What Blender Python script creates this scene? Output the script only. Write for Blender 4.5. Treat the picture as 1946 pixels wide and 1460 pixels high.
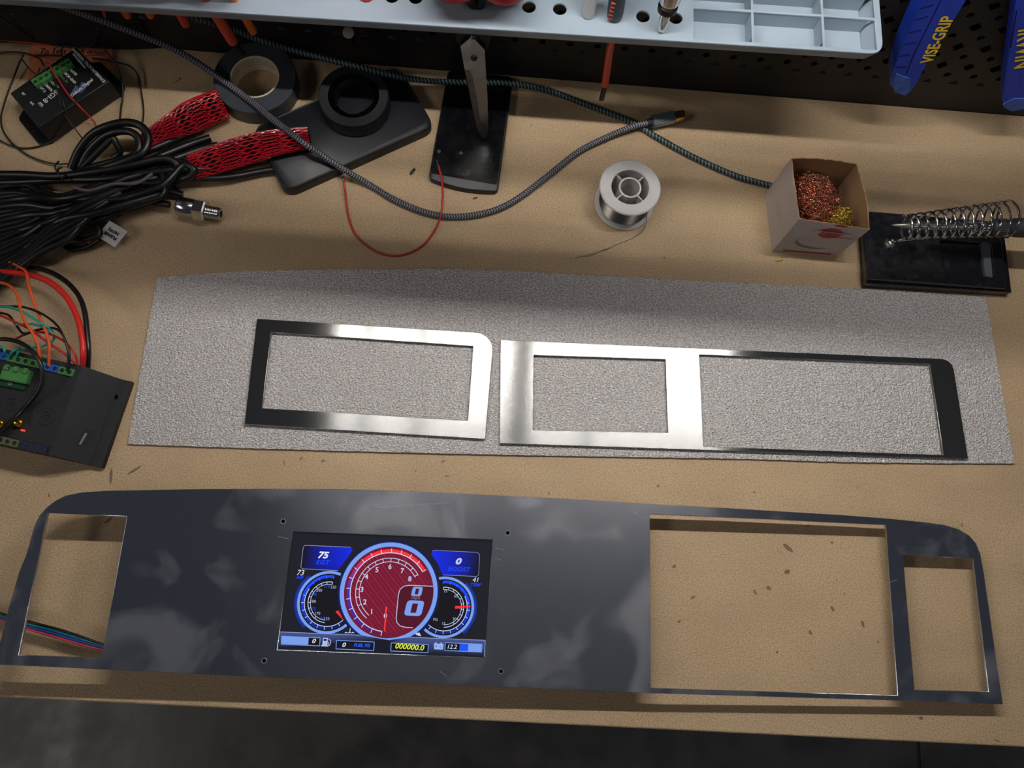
import bpy, bmesh, math, random
import numpy as np
from mathutils import Vector, Matrix, noise
random.seed(7)
D = bpy.data
for o in list(D.objects): D.objects.remove(o)
SC = bpy.context.scene
COL = SC.collection

# ------------------------------------------------------------------ camera, world, lights, exposure
W, H = 1946, 1460
F = 1518.0                     # focal length in pixels
CAMH = 0.68                    # camera height above the bench top
_d = np.array([890.0 - W / 2, 1130.0 - H / 2, F]); _d /= np.linalg.norm(_d)    # straight down, in camera axes
def _b(p):
    r = np.array([p[0] - W / 2, p[1] - H / 2, F]); return r / (r @ _d)
_v = _b((1946, 1420)) - _b((0, 1325))            # the bench's front edge runs along world x
_X = _v - _d * (_v @ _d); _X /= np.linalg.norm(_X); _Z = -_d; _Y = np.cross(_Z, _X)
R = np.array([_X, _Y, _Z])
cam_d = D.cameras.new('camera'); cam = D.objects.new('camera', cam_d); COL.objects.link(cam)
cam_d.sensor_fit = 'HORIZONTAL'; cam_d.sensor_width = 36.0; cam_d.lens = F / W * 36.0
cam_d.clip_start = 0.01; cam_d.clip_end = 50
m3 = np.stack([R @ np.array([1, 0, 0]), R @ np.array([0, -1, 0]), R @ np.array([0, 0, -1])], axis=1)
cam.matrix_world = Matrix.Translation((0, 0, CAMH)) @ Matrix([list(map(float, r)) for r in m3]).to_4x4()
SC.camera = cam

wd = D.worlds.new('world'); SC.world = wd; wd.use_nodes = True
wd.node_tree.nodes['Background'].inputs[0].default_value = (0.42, 0.52, 0.76, 1)
wd.node_tree.nodes['Background'].inputs[1].default_value = 0.024

def area(name, loc, target, sx, sy, power, col):
    l = D.lights.new(name, 'AREA'); l.shape = 'RECTANGLE'; l.size = sx; l.size_y = sy; l.energy = power; l.color = col
    o = D.objects.new(name, l); COL.objects.link(o); o.location = loc
    o.rotation_euler = (Vector(target) - Vector(loc)).to_track_quat('-Z', 'Y').to_euler()
    return o
area('ceiling_lamp', (-2.4, -0.85, 2.3), (-0.6, -0.2, -0.3), 1.4, 0.6, 7, (1.0, 0.93, 0.84))
area('ceiling_lamp', (1.9, -2.2, 2.4), (0.2, 0.2, 0), 0.9, 0.3, 2.5, (1.0, 0.93, 0.84))
LAMP_E = 80.0                  # emission of the strip lamp above the bench
LAMP = (0.085, 0.385, 0.60)

vs = SC.view_settings; vs.view_transform = 'Standard'; vs.look = 'None'; vs.gamma = 1.0; vs.use_curve_mapping = False
vs.exposure = 0.98

# ------------------------------------------------------------------ pixel measurement -> world point at a real height
def wray(p): return R @ np.array([p[0] - W / 2, p[1] - H / 2, F])
def P(p, z=0.0):
    r = wray(p); t = (z - CAMH) / r[2]
    return Vector((float(r[0] * t), float(r[1] * t), float(z)))
def PY(p, y):
    r = wray(p); t = y / r[1]
    return Vector((float(r[0] * t), float(y), float(CAMH + r[2] * t)))
PZ0, PZS = 0.0247, -0.0238     # the dash panel lies tilted: z = PZ0 + PZS * x
def PP(p, dz=0.0):
    r = wray(p); t = (PZ0 + dz - CAMH) / (r[2] - PZS * r[0])
    return Vector((float(r[0] * t), float(r[1] * t), float(CAMH + r[2] * t)))
YW = 0.494                     # pegboard wall
YF = -0.0958                   # front edge of the bench

# ------------------------------------------------------------------ materials
def lin(c): return tuple((x / 255 / 12.92 if x / 255 <= 0.04045 else ((x / 255 + 0.055) / 1.055) ** 2.4) for x in c)
MATS = {}
def nd(nt, t, **kw):
    n = nt.nodes.new(t)
    for k, v in kw.items(): setattr(n, k, v)
    return n
def mat(name, rgb, rough=0.5, metal=0.0, spec=0.5, var=0.0, vscale=60, bump=0.0, bscale=300, coat=0.0, trans=0.0, detail=4, rvar=0.0, vmul=(1, 1, 1)):
    if name in MATS: return MATS[name]
    m = D.materials.new(name); m.use_nodes = True; nt = m.node_tree; b = nt.nodes['Principled BSDF']
    c = lin(rgb)
    b.inputs['Base Color'].default_value = (*c, 1); b.inputs['Roughness'].default_value = rough
    b.inputs['Metallic'].default_value = metal; b.inputs['Specular IOR Level'].default_value = spec
    b.inputs['Coat Weight'].default_value = coat; b.inputs['Transmission Weight'].default_value = trans
    tc = nd(nt, 'ShaderNodeTexCoord')
    if var or rvar:
        mp = nd(nt, 'ShaderNodeMapping'); mp.inputs['Scale'].default_value = vmul; nt.links.new(tc.outputs['Object'], mp.inputs[0])
        n = nd(nt, 'ShaderNodeTexNoise'); n.inputs['Scale'].default_value = vscale; n.inputs['Detail'].default_value = detail
        nt.links.new(mp.outputs[0], n.inputs['Vector'])
    if var:
        r = nd(nt, 'ShaderNodeValToRGB'); r.color_ramp.elements[0].position = 0.3; r.color_ramp.elements[1].position = 0.7
        r.color_ramp.elements[0].color = (*[x * (1 - var) for x in c], 1); r.color_ramp.elements[1].color = (*[min(1, x * (1 + var)) for x in c], 1)
        nt.links.new(n.outputs['Fac'], r.inputs[0]); nt.links.new(r.outputs[0], b.inputs['Base Color'])
    if rvar:
        q = nd(nt, 'ShaderNodeMapRange'); q.inputs['From Min'].default_value = 0.3; q.inputs['From Max'].default_value = 0.7
        q.inputs['To Min'].default_value = rough - rvar; q.inputs['To Max'].default_value = rough + rvar
        nt.links.new(n.outputs['Fac'], q.inputs[0]); nt.links.new(q.outputs[0], b.inputs['Roughness'])
    if bump:
        n2 = nd(nt, 'ShaderNodeTexNoise'); n2.inputs['Scale'].default_value = bscale; n2.inputs['Detail'].default_value = 3
        nt.links.new(tc.outputs['Object'], n2.inputs['Vector'])
        bp = nd(nt, 'ShaderNodeBump'); bp.inputs['Strength'].default_value = bump; bp.inputs['Distance'].default_value = 0.001
        nt.links.new(n2.outputs['Fac'], bp.inputs['Height']); nt.links.new(bp.outputs[0], b.inputs['Normal'])
    MATS[name] = m
    return m

def mdf_mat():
    m = D.materials.new('mdf'); m.use_nodes = True; nt = m.node_tree; b = nt.nodes['Principled BSDF']
    tc = nd(nt, 'ShaderNodeTexCoord')
    def noise_(scale, detail, mul=(1, 1, 1)):
        mp = nd(nt, 'ShaderNodeMapping'); mp.inputs['Scale'].default_value = mul; nt.links.new(tc.outputs['Object'], mp.inputs[0])
        n = nd(nt, 'ShaderNodeTexNoise'); n.inputs['Scale'].default_value = scale; n.inputs['Detail'].default_value = detail
        nt.links.new(mp.outputs[0], n.inputs['Vector']); return n
    def ramp(n, stops):
        r = nd(nt, 'ShaderNodeValToRGB'); e = r.color_ramp.elements
        e[0].position, e[0].color = stops[0][0], (*stops[0][1], 1); e[1].position, e[1].color = stops[1][0], (*stops[1][1], 1)
        for p_, c_ in stops[2:]: q = e.new(p_); q.color = (*c_, 1)
        nt.links.new(n.outputs['Fac'], r.inputs[0]); return r
    a = ramp(noise_(9, 5), [(0.3, lin((176, 151, 120))), (0.7, lin((187, 163, 130)))])
    f = ramp(noise_(900, 3, (1, 1, 1)), [(0.28, (0.60, 0.56, 0.52)), (0.5, (1.0, 1.0, 1.0)), (0.72, (1.32, 1.32, 1.3))])
    g = ramp(noise_(170, 2), [(0.66, (1, 1, 1)), (0.76, (0.66, 0.58, 0.52))])
    st = ramp(noise_(30, 3, (0.35, 1, 1)), [(0.35, (0.93, 0.93, 0.94)), (0.6, (1, 1, 1))])
    x1 = nd(nt, 'ShaderNodeMix', data_type='RGBA', blend_type='MULTIPLY'); x1.inputs[0].default_value = 1
    nt.links.new(a.outputs[0], x1.inputs[6]); nt.links.new(f.outputs[0], x1.inputs[7])
    x2 = nd(nt, 'ShaderNodeMix', data_type='RGBA', blend_type='MULTIPLY'); x2.inputs[0].default_value = 0.35
    nt.links.new(x1.outputs[2], x2.inputs[6]); nt.links.new(g.outputs[0], x2.inputs[7])
    x3 = nd(nt, 'ShaderNodeMix', data_type='RGBA', blend_type='MULTIPLY'); x3.inputs[0].default_value = 1
    nt.links.new(x2.outputs[2], x3.inputs[6]); nt.links.new(st.outputs[0], x3.inputs[7])
    nt.links.new(x3.outputs[2], b.inputs['Base Color'])
    b.inputs['Roughness'].default_value = 0.62; b.inputs['Specular IOR Level'].default_value = 0.25
    return m

def alu_mat(name, r, aniso, rot, rgb=(214, 216, 218), smudge=0.0):
    m = D.materials.new(name); m.use_nodes = True; nt = m.node_tree; b = nt.nodes['Principled BSDF']
    b.inputs['Metallic'].default_value = 0.95 if smudge else 0.94; b.inputs['Roughness'].default_value = r
    b.inputs['Base Color'].default_value = (*lin(rgb), 1)
    b.inputs['Anisotropic'].default_value = aniso; b.inputs['Anisotropic Rotation'].default_value = rot
    tg = nd(nt, 'ShaderNodeTangent', direction_type='UV_MAP'); tg.uv_map = 'UVMap'
    nt.links.new(tg.outputs[0], b.inputs['Tangent'])
    tc = nd(nt, 'ShaderNodeTexCoord')
    mp = nd(nt, 'ShaderNodeMapping'); mp.inputs['Scale'].default_value = (1.0, 0.03, 1.0); nt.links.new(tc.outputs['Object'], mp.inputs[0])
    n = nd(nt, 'ShaderNodeTexNoise'); n.inputs['Scale'].default_value = 1500; n.inputs['Detail'].default_value = 2
    nt.links.new(mp.outputs[0], n.inputs['Vector'])
    bp = nd(nt, 'ShaderNodeBump'); bp.inputs['Strength'].default_value = 0.05 if smudge else 0.012; bp.inputs['Distance'].default_value = 0.0002
    nt.links.new(n.outputs['Fac'], bp.inputs['Height']); nt.links.new(bp.outputs[0], b.inputs['Normal'])
    if smudge:
        n2 = nd(nt, 'ShaderNodeTexNoise'); n2.inputs['Scale'].default_value = 16; n2.inputs['Detail'].default_value = 6; n2.inputs['Distortion'].default_value = 0.6
        nt.links.new(tc.outputs['Object'], n2.inputs['Vector'])
        q = nd(nt, 'ShaderNodeMapRange'); q.inputs['From Min'].default_value = 0.54; q.inputs['From Max'].default_value = 0.72
        q.inputs['To Min'].default_value = r; q.inputs['To Max'].default_value = r + smudge
        nt.links.new(n2.outputs['Fac'], q.inputs[0]); nt.links.new(q.outputs[0], b.inputs['Roughness'])
        q2 = nd(nt, 'ShaderNodeMapRange'); q2.inputs['From Min'].default_value = 0.53; q2.inputs['From Max'].default_value = 0.66
        q2.inputs['To Min'].default_value = 0.955; q2.inputs['To Max'].default_value = 0.80
        nt.links.new(n2.outputs['Fac'], q2.inputs[0]); nt.links.new(q2.outputs[0], b.inputs['Metallic'])
    return m

def foam_mat():
    m = D.materials.new('packing_foam'); m.use_nodes = True; nt = m.node_tree; b = nt.nodes['Principled BSDF']
    tc = nd(nt, 'ShaderNodeTexCoord')
    mp = nd(nt, 'ShaderNodeMapping'); mp.inputs['Scale'].default_value = (0.75, 1, 1); nt.links.new(tc.outputs['Object'], mp.inputs[0])
    v = nd(nt, 'ShaderNodeTexVoronoi'); v.inputs['Scale'].default_value = 800; v.feature = 'F1'; nt.links.new(mp.outputs[0], v.inputs['Vector'])
    n = nd(nt, 'ShaderNodeTexNoise'); n.inputs['Scale'].default_value = 800; n.inputs['Detail'].default_value = 3; nt.links.new(mp.outputs[0], n.inputs['Vector'])
    r = nd(nt, 'ShaderNodeValToRGB'); r.color_ramp.elements[0].position = 0.35; r.color_ramp.elements[1].position = 0.72
    r.color_ramp.elements[0].color = (*lin((176, 168, 165)), 1); r.color_ramp.elements[1].color = (*lin((254, 252, 251)), 1)  # grey to near-white specks paint some of the sparkle into the colour
    nt.links.new(n.outputs['Fac'], r.inputs[0]); nt.links.new(r.outputs[0], b.inputs['Base Color'])
    ad = nd(nt, 'ShaderNodeMath', operation='SUBTRACT'); nt.links.new(n.outputs['Fac'], ad.inputs[0]); nt.links.new(v.outputs['Distance'], ad.inputs[1])
    bp = nd(nt, 'ShaderNodeBump'); bp.inputs['Strength'].default_value = 0.95; bp.inputs['Distance'].default_value = 0.0018
    nt.links.new(ad.outputs[0], bp.inputs['Height']); nt.links.new(bp.outputs[0], b.inputs['Normal'])
    b.inputs['Roughness'].default_value = 0.14; b.inputs['Specular IOR Level'].default_value = 0.7
    b.inputs['Subsurface Weight'].default_value = 0.0
    return m

def braid_mat(name, dark, light, k, n_around, slope, width, rough=0.5):
    m = D.materials.new(name); m.use_nodes = True; nt = m.node_tree; b = nt.nodes['Principled BSDF']
    uv = nd(nt, 'ShaderNodeUVMap'); uv.uv_map = 'UVMap'
    s = nd(nt, 'ShaderNodeSeparateXYZ'); nt.links.new(uv.outputs[0], s.inputs[0])
    def M(op, a, b_=None):
        x = nd(nt, 'ShaderNodeMath', operation=op)
        for i, q in enumerate((a, b_)):
            if q is None: continue
            if isinstance(q, (int, float)): x.inputs[i].default_value = q
            else: nt.links.new(q, x.inputs[i])
        return x.outputs[0]
    tri = M('ABSOLUTE', M('SUBTRACT', M('FRACT', M('MULTIPLY', s.outputs[0], n_around)), 0.5))
    f = M('FRACT', M('ADD', M('MULTIPLY', s.outputs[1], k), M('MULTIPLY', tri, slope)))
    g = M('LESS_THAN', f, width)
    mx = nd(nt, 'ShaderNodeMix', data_type='RGBA'); nt.links.new(g, mx.inputs[0])
    mx.inputs[6].default_value = (*lin(dark), 1); mx.inputs[7].default_value = (*lin(light), 1)
    nt.links.new(mx.outputs[2], b.inputs['Base Color'])
    bp = nd(nt, 'ShaderNodeBump'); bp.inputs['Strength'].default_value = 0.5; bp.inputs['Distance'].default_value = 0.0004
    nt.links.new(f, bp.inputs['Height']); nt.links.new(bp.outputs[0], b.inputs['Normal'])
    b.inputs['Roughness'].default_value = rough
    return m

def emis_mat(name, strength, attr=True, col=(1, 1, 1)):
    m = D.materials.new(name); m.use_nodes = True; nt = m.node_tree; b = nt.nodes['Principled BSDF']
    b.inputs['Base Color'].default_value = (0.01, 0.01, 0.012, 1); b.inputs['Roughness'].default_value = 0.15
    if attr:
        a = nd(nt, 'ShaderNodeVertexColor'); a.layer_name = 'Col'; nt.links.new(a.outputs[0], b.inputs['Emission Color'])
    else: b.inputs['Emission Color'].default_value = (*col, 1)
    b.inputs['Emission Strength'].default_value = strength
    return m

M_MDF = mdf_mat()
M_ALU = alu_mat('brushed_aluminium', 0.20, 0.99, 0.25, (142, 142, 141))
M_PANEL = alu_mat('brushed_aluminium_panel', 0.17, 0.8, 0.25, (186, 188, 196), 0.035)
M_FOAM = foam_mat()
M_BLACK = mat('black_plastic', (20, 20, 23), 0.42, var=0.15, vscale=40)
M_BLACKM = mat('black_matte', (24, 24, 27), 0.7, bump=0.2, bscale=900)
M_RUBBER = mat('black_cable', (15, 15, 17), 0.38)
M_GLASS = mat('black_glass', (6, 7, 11), 0.28, spec=0.4, rvar=0.06, vscale=90)
M_CHROME = mat('chrome', (205, 205, 205), 0.16, 1.0)
M_STEEL = mat('steel', (168, 166, 160), 0.32, 1.0, rvar=0.08, vscale=90)
M_DARKSTEEL = mat('dark_steel', (62, 58, 56), 0.4, 1.0)
M_GOLD = mat('gold_plating', (214, 178, 92), 0.25, 1.0)
M_WHITE = mat('white_plastic', (196, 194, 193), 0.4)
M_GREEN = mat('terminal_green', (66, 128, 66), 0.45)
M_GREEND = mat('terminal_dull', (92, 100, 64), 0.5)
M_BLUE = mat('terminal_blue', (30, 84, 180), 0.45)
M_BLUED = mat('terminal_dark_blue', (28, 34, 66), 0.5)
M_VG = mat('vise_blue', (22, 58, 176), 0.42, var=0.1, vscale=60)
M_YEL = mat('print_yellow', (250, 212, 30), 0.5)
M_TRAY = mat('tray_grey', (150, 165, 178), 0.5, var=0.05, vscale=30)
M_RED = mat('wire_red', (176, 34, 34), 0.4)
M_REDB = mat('wire_bright_red', (206, 38, 30), 0.4)
M_ORANGE = mat('wire_orange', (222, 92, 40), 0.4)
M_TEAL = mat('wire_teal', (40, 150, 138), 0.4)
M_INSUL = mat('insulation_orange_red', (208, 74, 46), 0.42)
M_PWHITE = mat('print_white', (205, 205, 205), 0.6)
M_PBLACK = mat('print_black', (25, 22, 22), 0.7)

# ------------------------------------------------------------------ mesh helpers (shapes are made in world coordinates, then shifted to the object's origin)
def newobj(name, me, material, parent=None, origin=None):
    o = D.objects.new(name, me); COL.objects.link(o)
    if material is not None:
        me.materials.clear(); me.materials.append(material)
    if parent is not None:
        off = Vector((0, 0, 0)); q = parent
        while q is not None: off += q.location; q = q.parent
        if not parent.get('_local'): me.transform(Matrix.Translation(-off))
        o.parent = parent
    else:
        vs_ = [v.co for v in me.vertices]
        if origin is None and vs_:
            lo = [min(c[i] for c in vs_) for i in range(3)]; hi = [max(c[i] for c in vs_) for i in range(3)]
            origin = Vector(((lo[0] + hi[0]) / 2, (lo[1] + hi[1]) / 2, lo[2]))
        me.transform(Matrix.Translation(-Vector(origin))); o.location = origin
    return o
def tag(o, label, cat, group=None, kind=None):
    if label: o['label'] = label
    if cat: o['category'] = cat
    if group: o['group'] = group
    if kind: o['kind'] = kind
    return o
def thing(name, loc, label, cat, group=None):
    o = D.objects.new(name, None); COL.objects.link(o); o.location = loc; o.empty_display_size = 0.01
    return tag(o, label, cat, group)
def bm_obj(name, bm, material, parent=None, smooth=None, origin=None):
    bmesh.ops.recalc_face_normals(bm, faces=bm.faces)
    me = D.meshes.new(name); bm.to_mesh(me); bm.free()
    if smooth is not None:
        for p in me.polygons: p.use_smooth = True
        try: me.set_sharp_from_angle(angle=math.radians(smooth))
        except Exception: pass
    return newobj(name, me, material, parent, origin)
def spline(pts, n=8):
    pts = [Vector(p) for p in pts]
    if len(pts) < 3: return pts
    e = [pts[0] * 2 - pts[1]] + pts + [pts[-1] * 2 - pts[-2]]
    out = []
    for i in range(1, len(e) - 2):
        a, b, c, d = e[i - 1:i + 3]
        for k in range(n):
            t = k / n
            out.append(0.5 * ((2 * b) + (c - a) * t + (2 * a - 5 * b + 4 * c - d) * t * t + (-a + 3 * b - 3 * c + d) * t ** 3))
    out.append(pts[-1]); return out
def tube_into(bm, pts, r, seg=8, uvl=None, cap=True, closed=False):
    n = len(pts); rr = r if callable(r) else (lambda t: r)
    prev = None; rings = []; L = 0.0; Ls = []
    for i, p in enumerate(pts):
        if closed: t = (pts[(i + 1) % n] - pts[i - 1]).normalized()
        else: t = (pts[min(i + 1, n - 1)] - pts[max(i - 1, 0)]).normalized()
        if prev is None:
            up = Vector((0, 0, 1)) if abs(t.z) < 0.9 else Vector((1, 0, 0))
            nrm = (up - t * up.dot(t)).normalized()
        else: nrm = (prev - t * prev.dot(t)).normalized()
        prev = nrm; bn = t.cross(nrm)
        if i: L += (p - pts[i - 1]).length
        Ls.append(L); q = rr(i / max(1, n - 1))
        rings.append([bm.verts.new(p + (nrm * math.cos(2 * math.pi * k / seg) + bn * math.sin(2 * math.pi * k / seg)) * q) for k in range(seg)])
    m = n if closed else n - 1
    for i in range(m):
        a, b = rings[i], rings[(i + 1) % n]
        for k in range(seg):
            f = bm.faces.new((a[k], a[(k + 1) % seg], b[(k + 1) % seg], b[k]))
            if uvl is not None:
                for l, (u, v) in zip(f.loops, ((k / seg, Ls[i]), ((k + 1) / seg, Ls[i]), ((k + 1) / seg, Ls[(i + 1) % n]), (k / seg, Ls[(i + 1) % n]))):
                    l[uvl].uv = (u, v)
    if cap and not closed:
        bm.faces.new(rings[0][::-1]); bm.faces.new(rings[-1])
def tube(name, pts, r, material, parent=None, seg=8, n=8, smooth=True, origin=None, raw=False, closed=False):
    bm = bmesh.new(); uvl = bm.loops.layers.uv.new('UVMap')
    tube_into(bm, [Vector(p) for p in pts] if raw else spline(pts, n), r, seg, uvl, closed=closed)
    return bm_obj(name, bm, material, parent, 60 if smooth else None, origin)
def pxpath(pts, zs):
    """pixel measurements with a height for each -> world points"""
    if not hasattr(zs, '__len__'): zs = [zs] * len(pts)
    if len(zs) != len(pts):
        zs = list(np.interp(np.linspace(0, 1, len(pts)), np.linspace(0, 1, len(zs)), zs))
    return [P(p, z) for p, z in zip(pts, zs)]
def prism_into(bm, outline, z0, z1, bevel=0.0):
    """outline: list of xy points; z0, z1 numbers or functions of the point; bevel rounds the top edge"""
    f0 = z0 if callable(z0) else (lambda p: z0); f1 = z1 if callable(z1) else (lambda p: z1)
    outline = [Vector(p[:2]) for p in outline]; c = sum(outline, Vector((0, 0))) / len(outline); n = len(outline)
    rings = [[bm.verts.new((p[0], p[1], f0(p))) for p in outline]]
    for inset_, dz in (((0.0, bevel), (.3 * bevel, .3 * bevel), (bevel, 0.0)) if bevel else ((0.0, 0.0),)):
        rings.append([bm.verts.new((*(p + (c - p).normalized() * inset_), f1(p) - dz)) for p in outline])
    bm.faces.new(rings[0][::-1]); bm.faces.new(rings[-1])
    for a, b in zip(rings, rings[1:]):
        for i in range(n): bm.faces.new((a[i], a[(i + 1) % n], b[(i + 1) % n], b[i]))
def prism(name, outline, z0, z1, material, parent=None, bevel=0.0, smooth=35):
    bm = bmesh.new(); prism_into(bm, outline, z0, z1, bevel)
    return bm_obj(name, bm, material, parent, smooth)
def rounded(corners, r, n=6):
    """rounded polygon from corner points; r a number or a list"""
    out = []; m = len(corners)
    for i in range(m):
        p = Vector(corners[i][:2]); a = Vector(corners[i - 1][:2]); b = Vector(corners[(i + 1) % m][:2])
        rr = r[i] if isinstance(r, (list, tuple)) else r
        if rr <= 0: out.append(p); continue
        u = (a - p).normalized(); v = (b - p).normalized()
        p0 = p + u * rr; p1 = p + v * rr
        for k in range(n + 1):
            t = k / n; out.append(p0 * (1 - t) ** 2 + p * 2 * t * (1 - t) + p1 * t ** 2)
    return out
def plate_mesh(outlines, thick, bevel=0.0):
    """flat plate with openings (first outline outer, others holes), z from 0 to thick"""
    cu = D.curves.new('c', 'CURVE'); cu.dimensions = '2D'; cu.fill_mode = 'BOTH'; cu.extrude = thick / 2 - bevel
    cu.bevel_depth = bevel; cu.bevel_resolution = 1; cu.offset = -bevel
    for ol in outlines:
        s = cu.splines.new('POLY'); s.points.add(len(ol) - 1); s.use_cyclic_u = True
        for pt, p in zip(s.points, ol): pt.co = (p[0], p[1], 0, 1)
    o = D.objects.new('c', cu); COL.objects.link(o)
    dg = bpy.context.evaluated_depsgraph_get()
    me = D.meshes.new_from_object(o.evaluated_get(dg), depsgraph=dg)
    D.objects.remove(o); D.curves.remove(cu)
    me.transform(Matrix.Translation((0, 0, thick / 2)))
    for uvn in list(me.uv_layers): me.uv_layers.remove(uvn)
    uv = me.uv_layers.new(name='UVMap')
    for l in me.loops:
        c = me.vertices[l.vertex_index].co; uv.data[l.index].uv = (c.x, c.y)
    return me
def circle(c, r, n=20): return [Vector((c[0] + r * math.cos(2 * math.pi * k / n), c[1] + r * math.sin(2 * math.pi * k / n))) for k in range(n)]
def lathe_into(bm, prof, M4, seg=32):
    """prof: (radius, height) pairs about local z, placed by the matrix M4"""
    rings = []
    for r, z in prof:
        if r < 1e-7: rings.append([bm.verts.new(M4 @ Vector((0, 0, z)))])
        else: rings.append([bm.verts.new(M4 @ Vector((r * math.cos(2 * math.pi * k / seg), r * math.sin(2 * math.pi * k / seg), z))) for k in range(seg)])
    for a, b in zip(rings, rings[1:]):
        for k in range(seg):
            k2 = (k + 1) % seg
            if len(a) == 1 and len(b) == 1: continue
            if len(a) == 1: bm.faces.new((a[0], b[k2], b[k]))
            elif len(b) == 1: bm.faces.new((a[k], a[k2], b[0]))
            else: bm.faces.new((a[k], a[k2], b[k2], b[k]))
def lathe(name, prof, M4, material, parent=None, seg=32, smooth=35, closed=False):
    bm = bmesh.new(); lathe_into(bm, prof + ([prof[0]] if closed else []), M4, seg)
    if closed: bmesh.ops.remove_doubles(bm, verts=bm.verts, dist=1e-7)
    return bm_obj(name, bm, material, parent, smooth)
def axis(a, b):
    """matrix whose z axis runs from a to b"""
    a, b = Vector(a), Vector(b)
    return Matrix.Translation(a) @ (b - a).to_track_quat('Z', 'Y').to_matrix().to_4x4()
def box_into(bm, c, s, M4=None, bevel=0):
    r = bmesh.ops.create_cube(bm, size=1)
    vs_ = r['verts']
    for v in vs_:
        v.co = Vector((v.co.x * s[0] + c[0], v.co.y * s[1] + c[1], v.co.z * s[2] + c[2]))
        if M4 is not None: v.co = M4 @ v.co
    if bevel: bmesh.ops.bevel(bm, geom=list({e for v in vs_ for e in v.link_edges}), offset=bevel, segments=2, affect='EDGES')
def boxo(name, c, s, material, parent=None, M4=None, bevel=0, smooth=35):
    bm = bmesh.new(); box_into(bm, c, s, M4, bevel); return bm_obj(name, bm, material, parent, smooth if bevel else None)
def text_mesh(s, size, align='CENTER', shear=0.0, bold=0.0, ext=0.0, space=1.0, valign='CENTER'):
    cu = D.curves.new('t', 'FONT'); cu.body = s; cu.size = size; cu.align_x = align; cu.align_y = valign; cu.shear = shear
    cu.offset = bold; cu.extrude = ext; cu.space_character = space; cu.resolution_u = 3
    o = D.objects.new('t', cu); COL.objects.link(o)
    dg = bpy.context.evaluated_depsgraph_get()
    me = D.meshes.new_from_object(o.evaluated_get(dg), depsgraph=dg)
    D.objects.remove(o); D.curves.remove(cu)
    return me
def lettering(name, items, material, parent, M4):
    """items: (text, x, y, size, angle, shear, bold) in the plane of M4 -> one mesh"""
    bm = bmesh.new()
    for it in items:
        s, x, y, size, ang = it[:5]; sh = it[5] if len(it) > 5 else 0; bo = it[6] if len(it) > 6 else 0; al = it[7] if len(it) > 7 else 'CENTER'
        me = text_mesh(s, size, al, sh, bo); T = M4 @ Matrix.Translation((x, y, 0)) @ Matrix.Rotation(ang, 4, 'Z')
        me.transform(T); bm.from_mesh(me); D.meshes.remove(me)
    me = D.meshes.new(name); bm.to_mesh(me); bm.free()
    return newobj(name, me, material, parent)
def frame_of(o, x_to, up):
    """matrix with origin o, x axis towards x_to, z axis near up"""
    o = Vector(o); x = (Vector(x_to) - o).normalized(); z = Vector(up); z = (z - x * z.dot(x)).normalized(); y = z.cross(x)
    return Matrix(((x.x, y.x, z.x, o.x), (x.y, y.y, z.y, o.y), (x.z, y.z, z.z, o.z), (0, 0, 0, 1)))

# ================================================================== THE SETTING
# floor, with a sawn joint
fl = boxo('floor', (0, 0, -0.95), (6, 6, 0.1), mat('concrete_floor', (92, 90, 88), 0.4, var=0.25, vscale=14, bump=0.15, bscale=60, rvar=0.1, detail=6)); tag(fl, None, None, kind='structure')
jp = [P(p, -0.9) for p in ((1738, 1300), (1748, 1470))]
tube('joint', [Vector((q.x, q.y, -0.9005)) for q in jp], 0.003, mat('joint_dark', (58, 56, 54), 0.9), fl, seg=6, raw=True)
# pegboard wall: one sheet with every hole in view cut through it
def pegboard():
    bm = bmesh.new(); s = 0.0254; x0 = 0.1623; z0 = 0.0522; n = 12; hr = 0.0033
    i0, i1, j1 = -24, 17, 9
    y0, y1 = YW, YW + 0.005
    sq = []
    for k in range(n):
        a = 2 * math.pi * k / n; cx_, sx_ = math.cos(a), math.sin(a); q = 0.5 * s / max(abs(cx_), abs(sx_)); sq.append((cx_ * q, sx_ * q))
    for i in range(i0, i1):
        for j in range(j1):
            cx_, cz_ = x0 + i * s, z0 + j * s
            o_ = [bm.verts.new((cx_ + a, y0, cz_ + b)) for a, b in sq]
            h_ = [bm.verts.new((cx_ + hr * math.cos(2 * math.pi * k / n), y0, cz_ + hr * math.sin(2 * math.pi * k / n))) for k in range(n)]
            b_ = [bm.verts.new((v.co.x, y1, v.co.z)) for v in h_]
            for k in range(n):
                k2 = (k + 1) % n
                bm.faces.new((o_[k], o_[k2], h_[k2], h_[k])); bm.faces.new((h_[k], h_[k2], b_[k2], b_[k]))
    xa, xb = x0 + (i0 - .5) * s, x0 + (i1 - .5) * s; za, zb = z0 - .5 * s, z0 + (j1 - .5) * s
    def q(x_0, x_1, z_0, z_1, y): bm.faces.new([bm.verts.new(c) for c in ((x_0, y, z_0), (x_1, y, z_0), (x_1, y, z_1), (x_0, y, z_1))])
    q(xa, xb, -0.95, za, y0); q(-1.5, xa, -0.95, 1.2, y0); q(xb, 1.5, -0.95, 1.2, y0); q(xa, xb, zb, 1.2, y0)
    for z_0, z_1 in ((za, zb),): q(xa, xb, z_0, z_1, y1)
    me = D.meshes.new('wall_back'); bm.to_mesh(me); bm.free()
    return newobj('wall_back', me, mat('pegboard_black', (25, 23, 26), 0.55, var=0.12, vscale=30, bump=0.1, bscale=700), None, (0, YW, 0))
tag(pegboard(), None, None, kind='structure')

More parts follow.
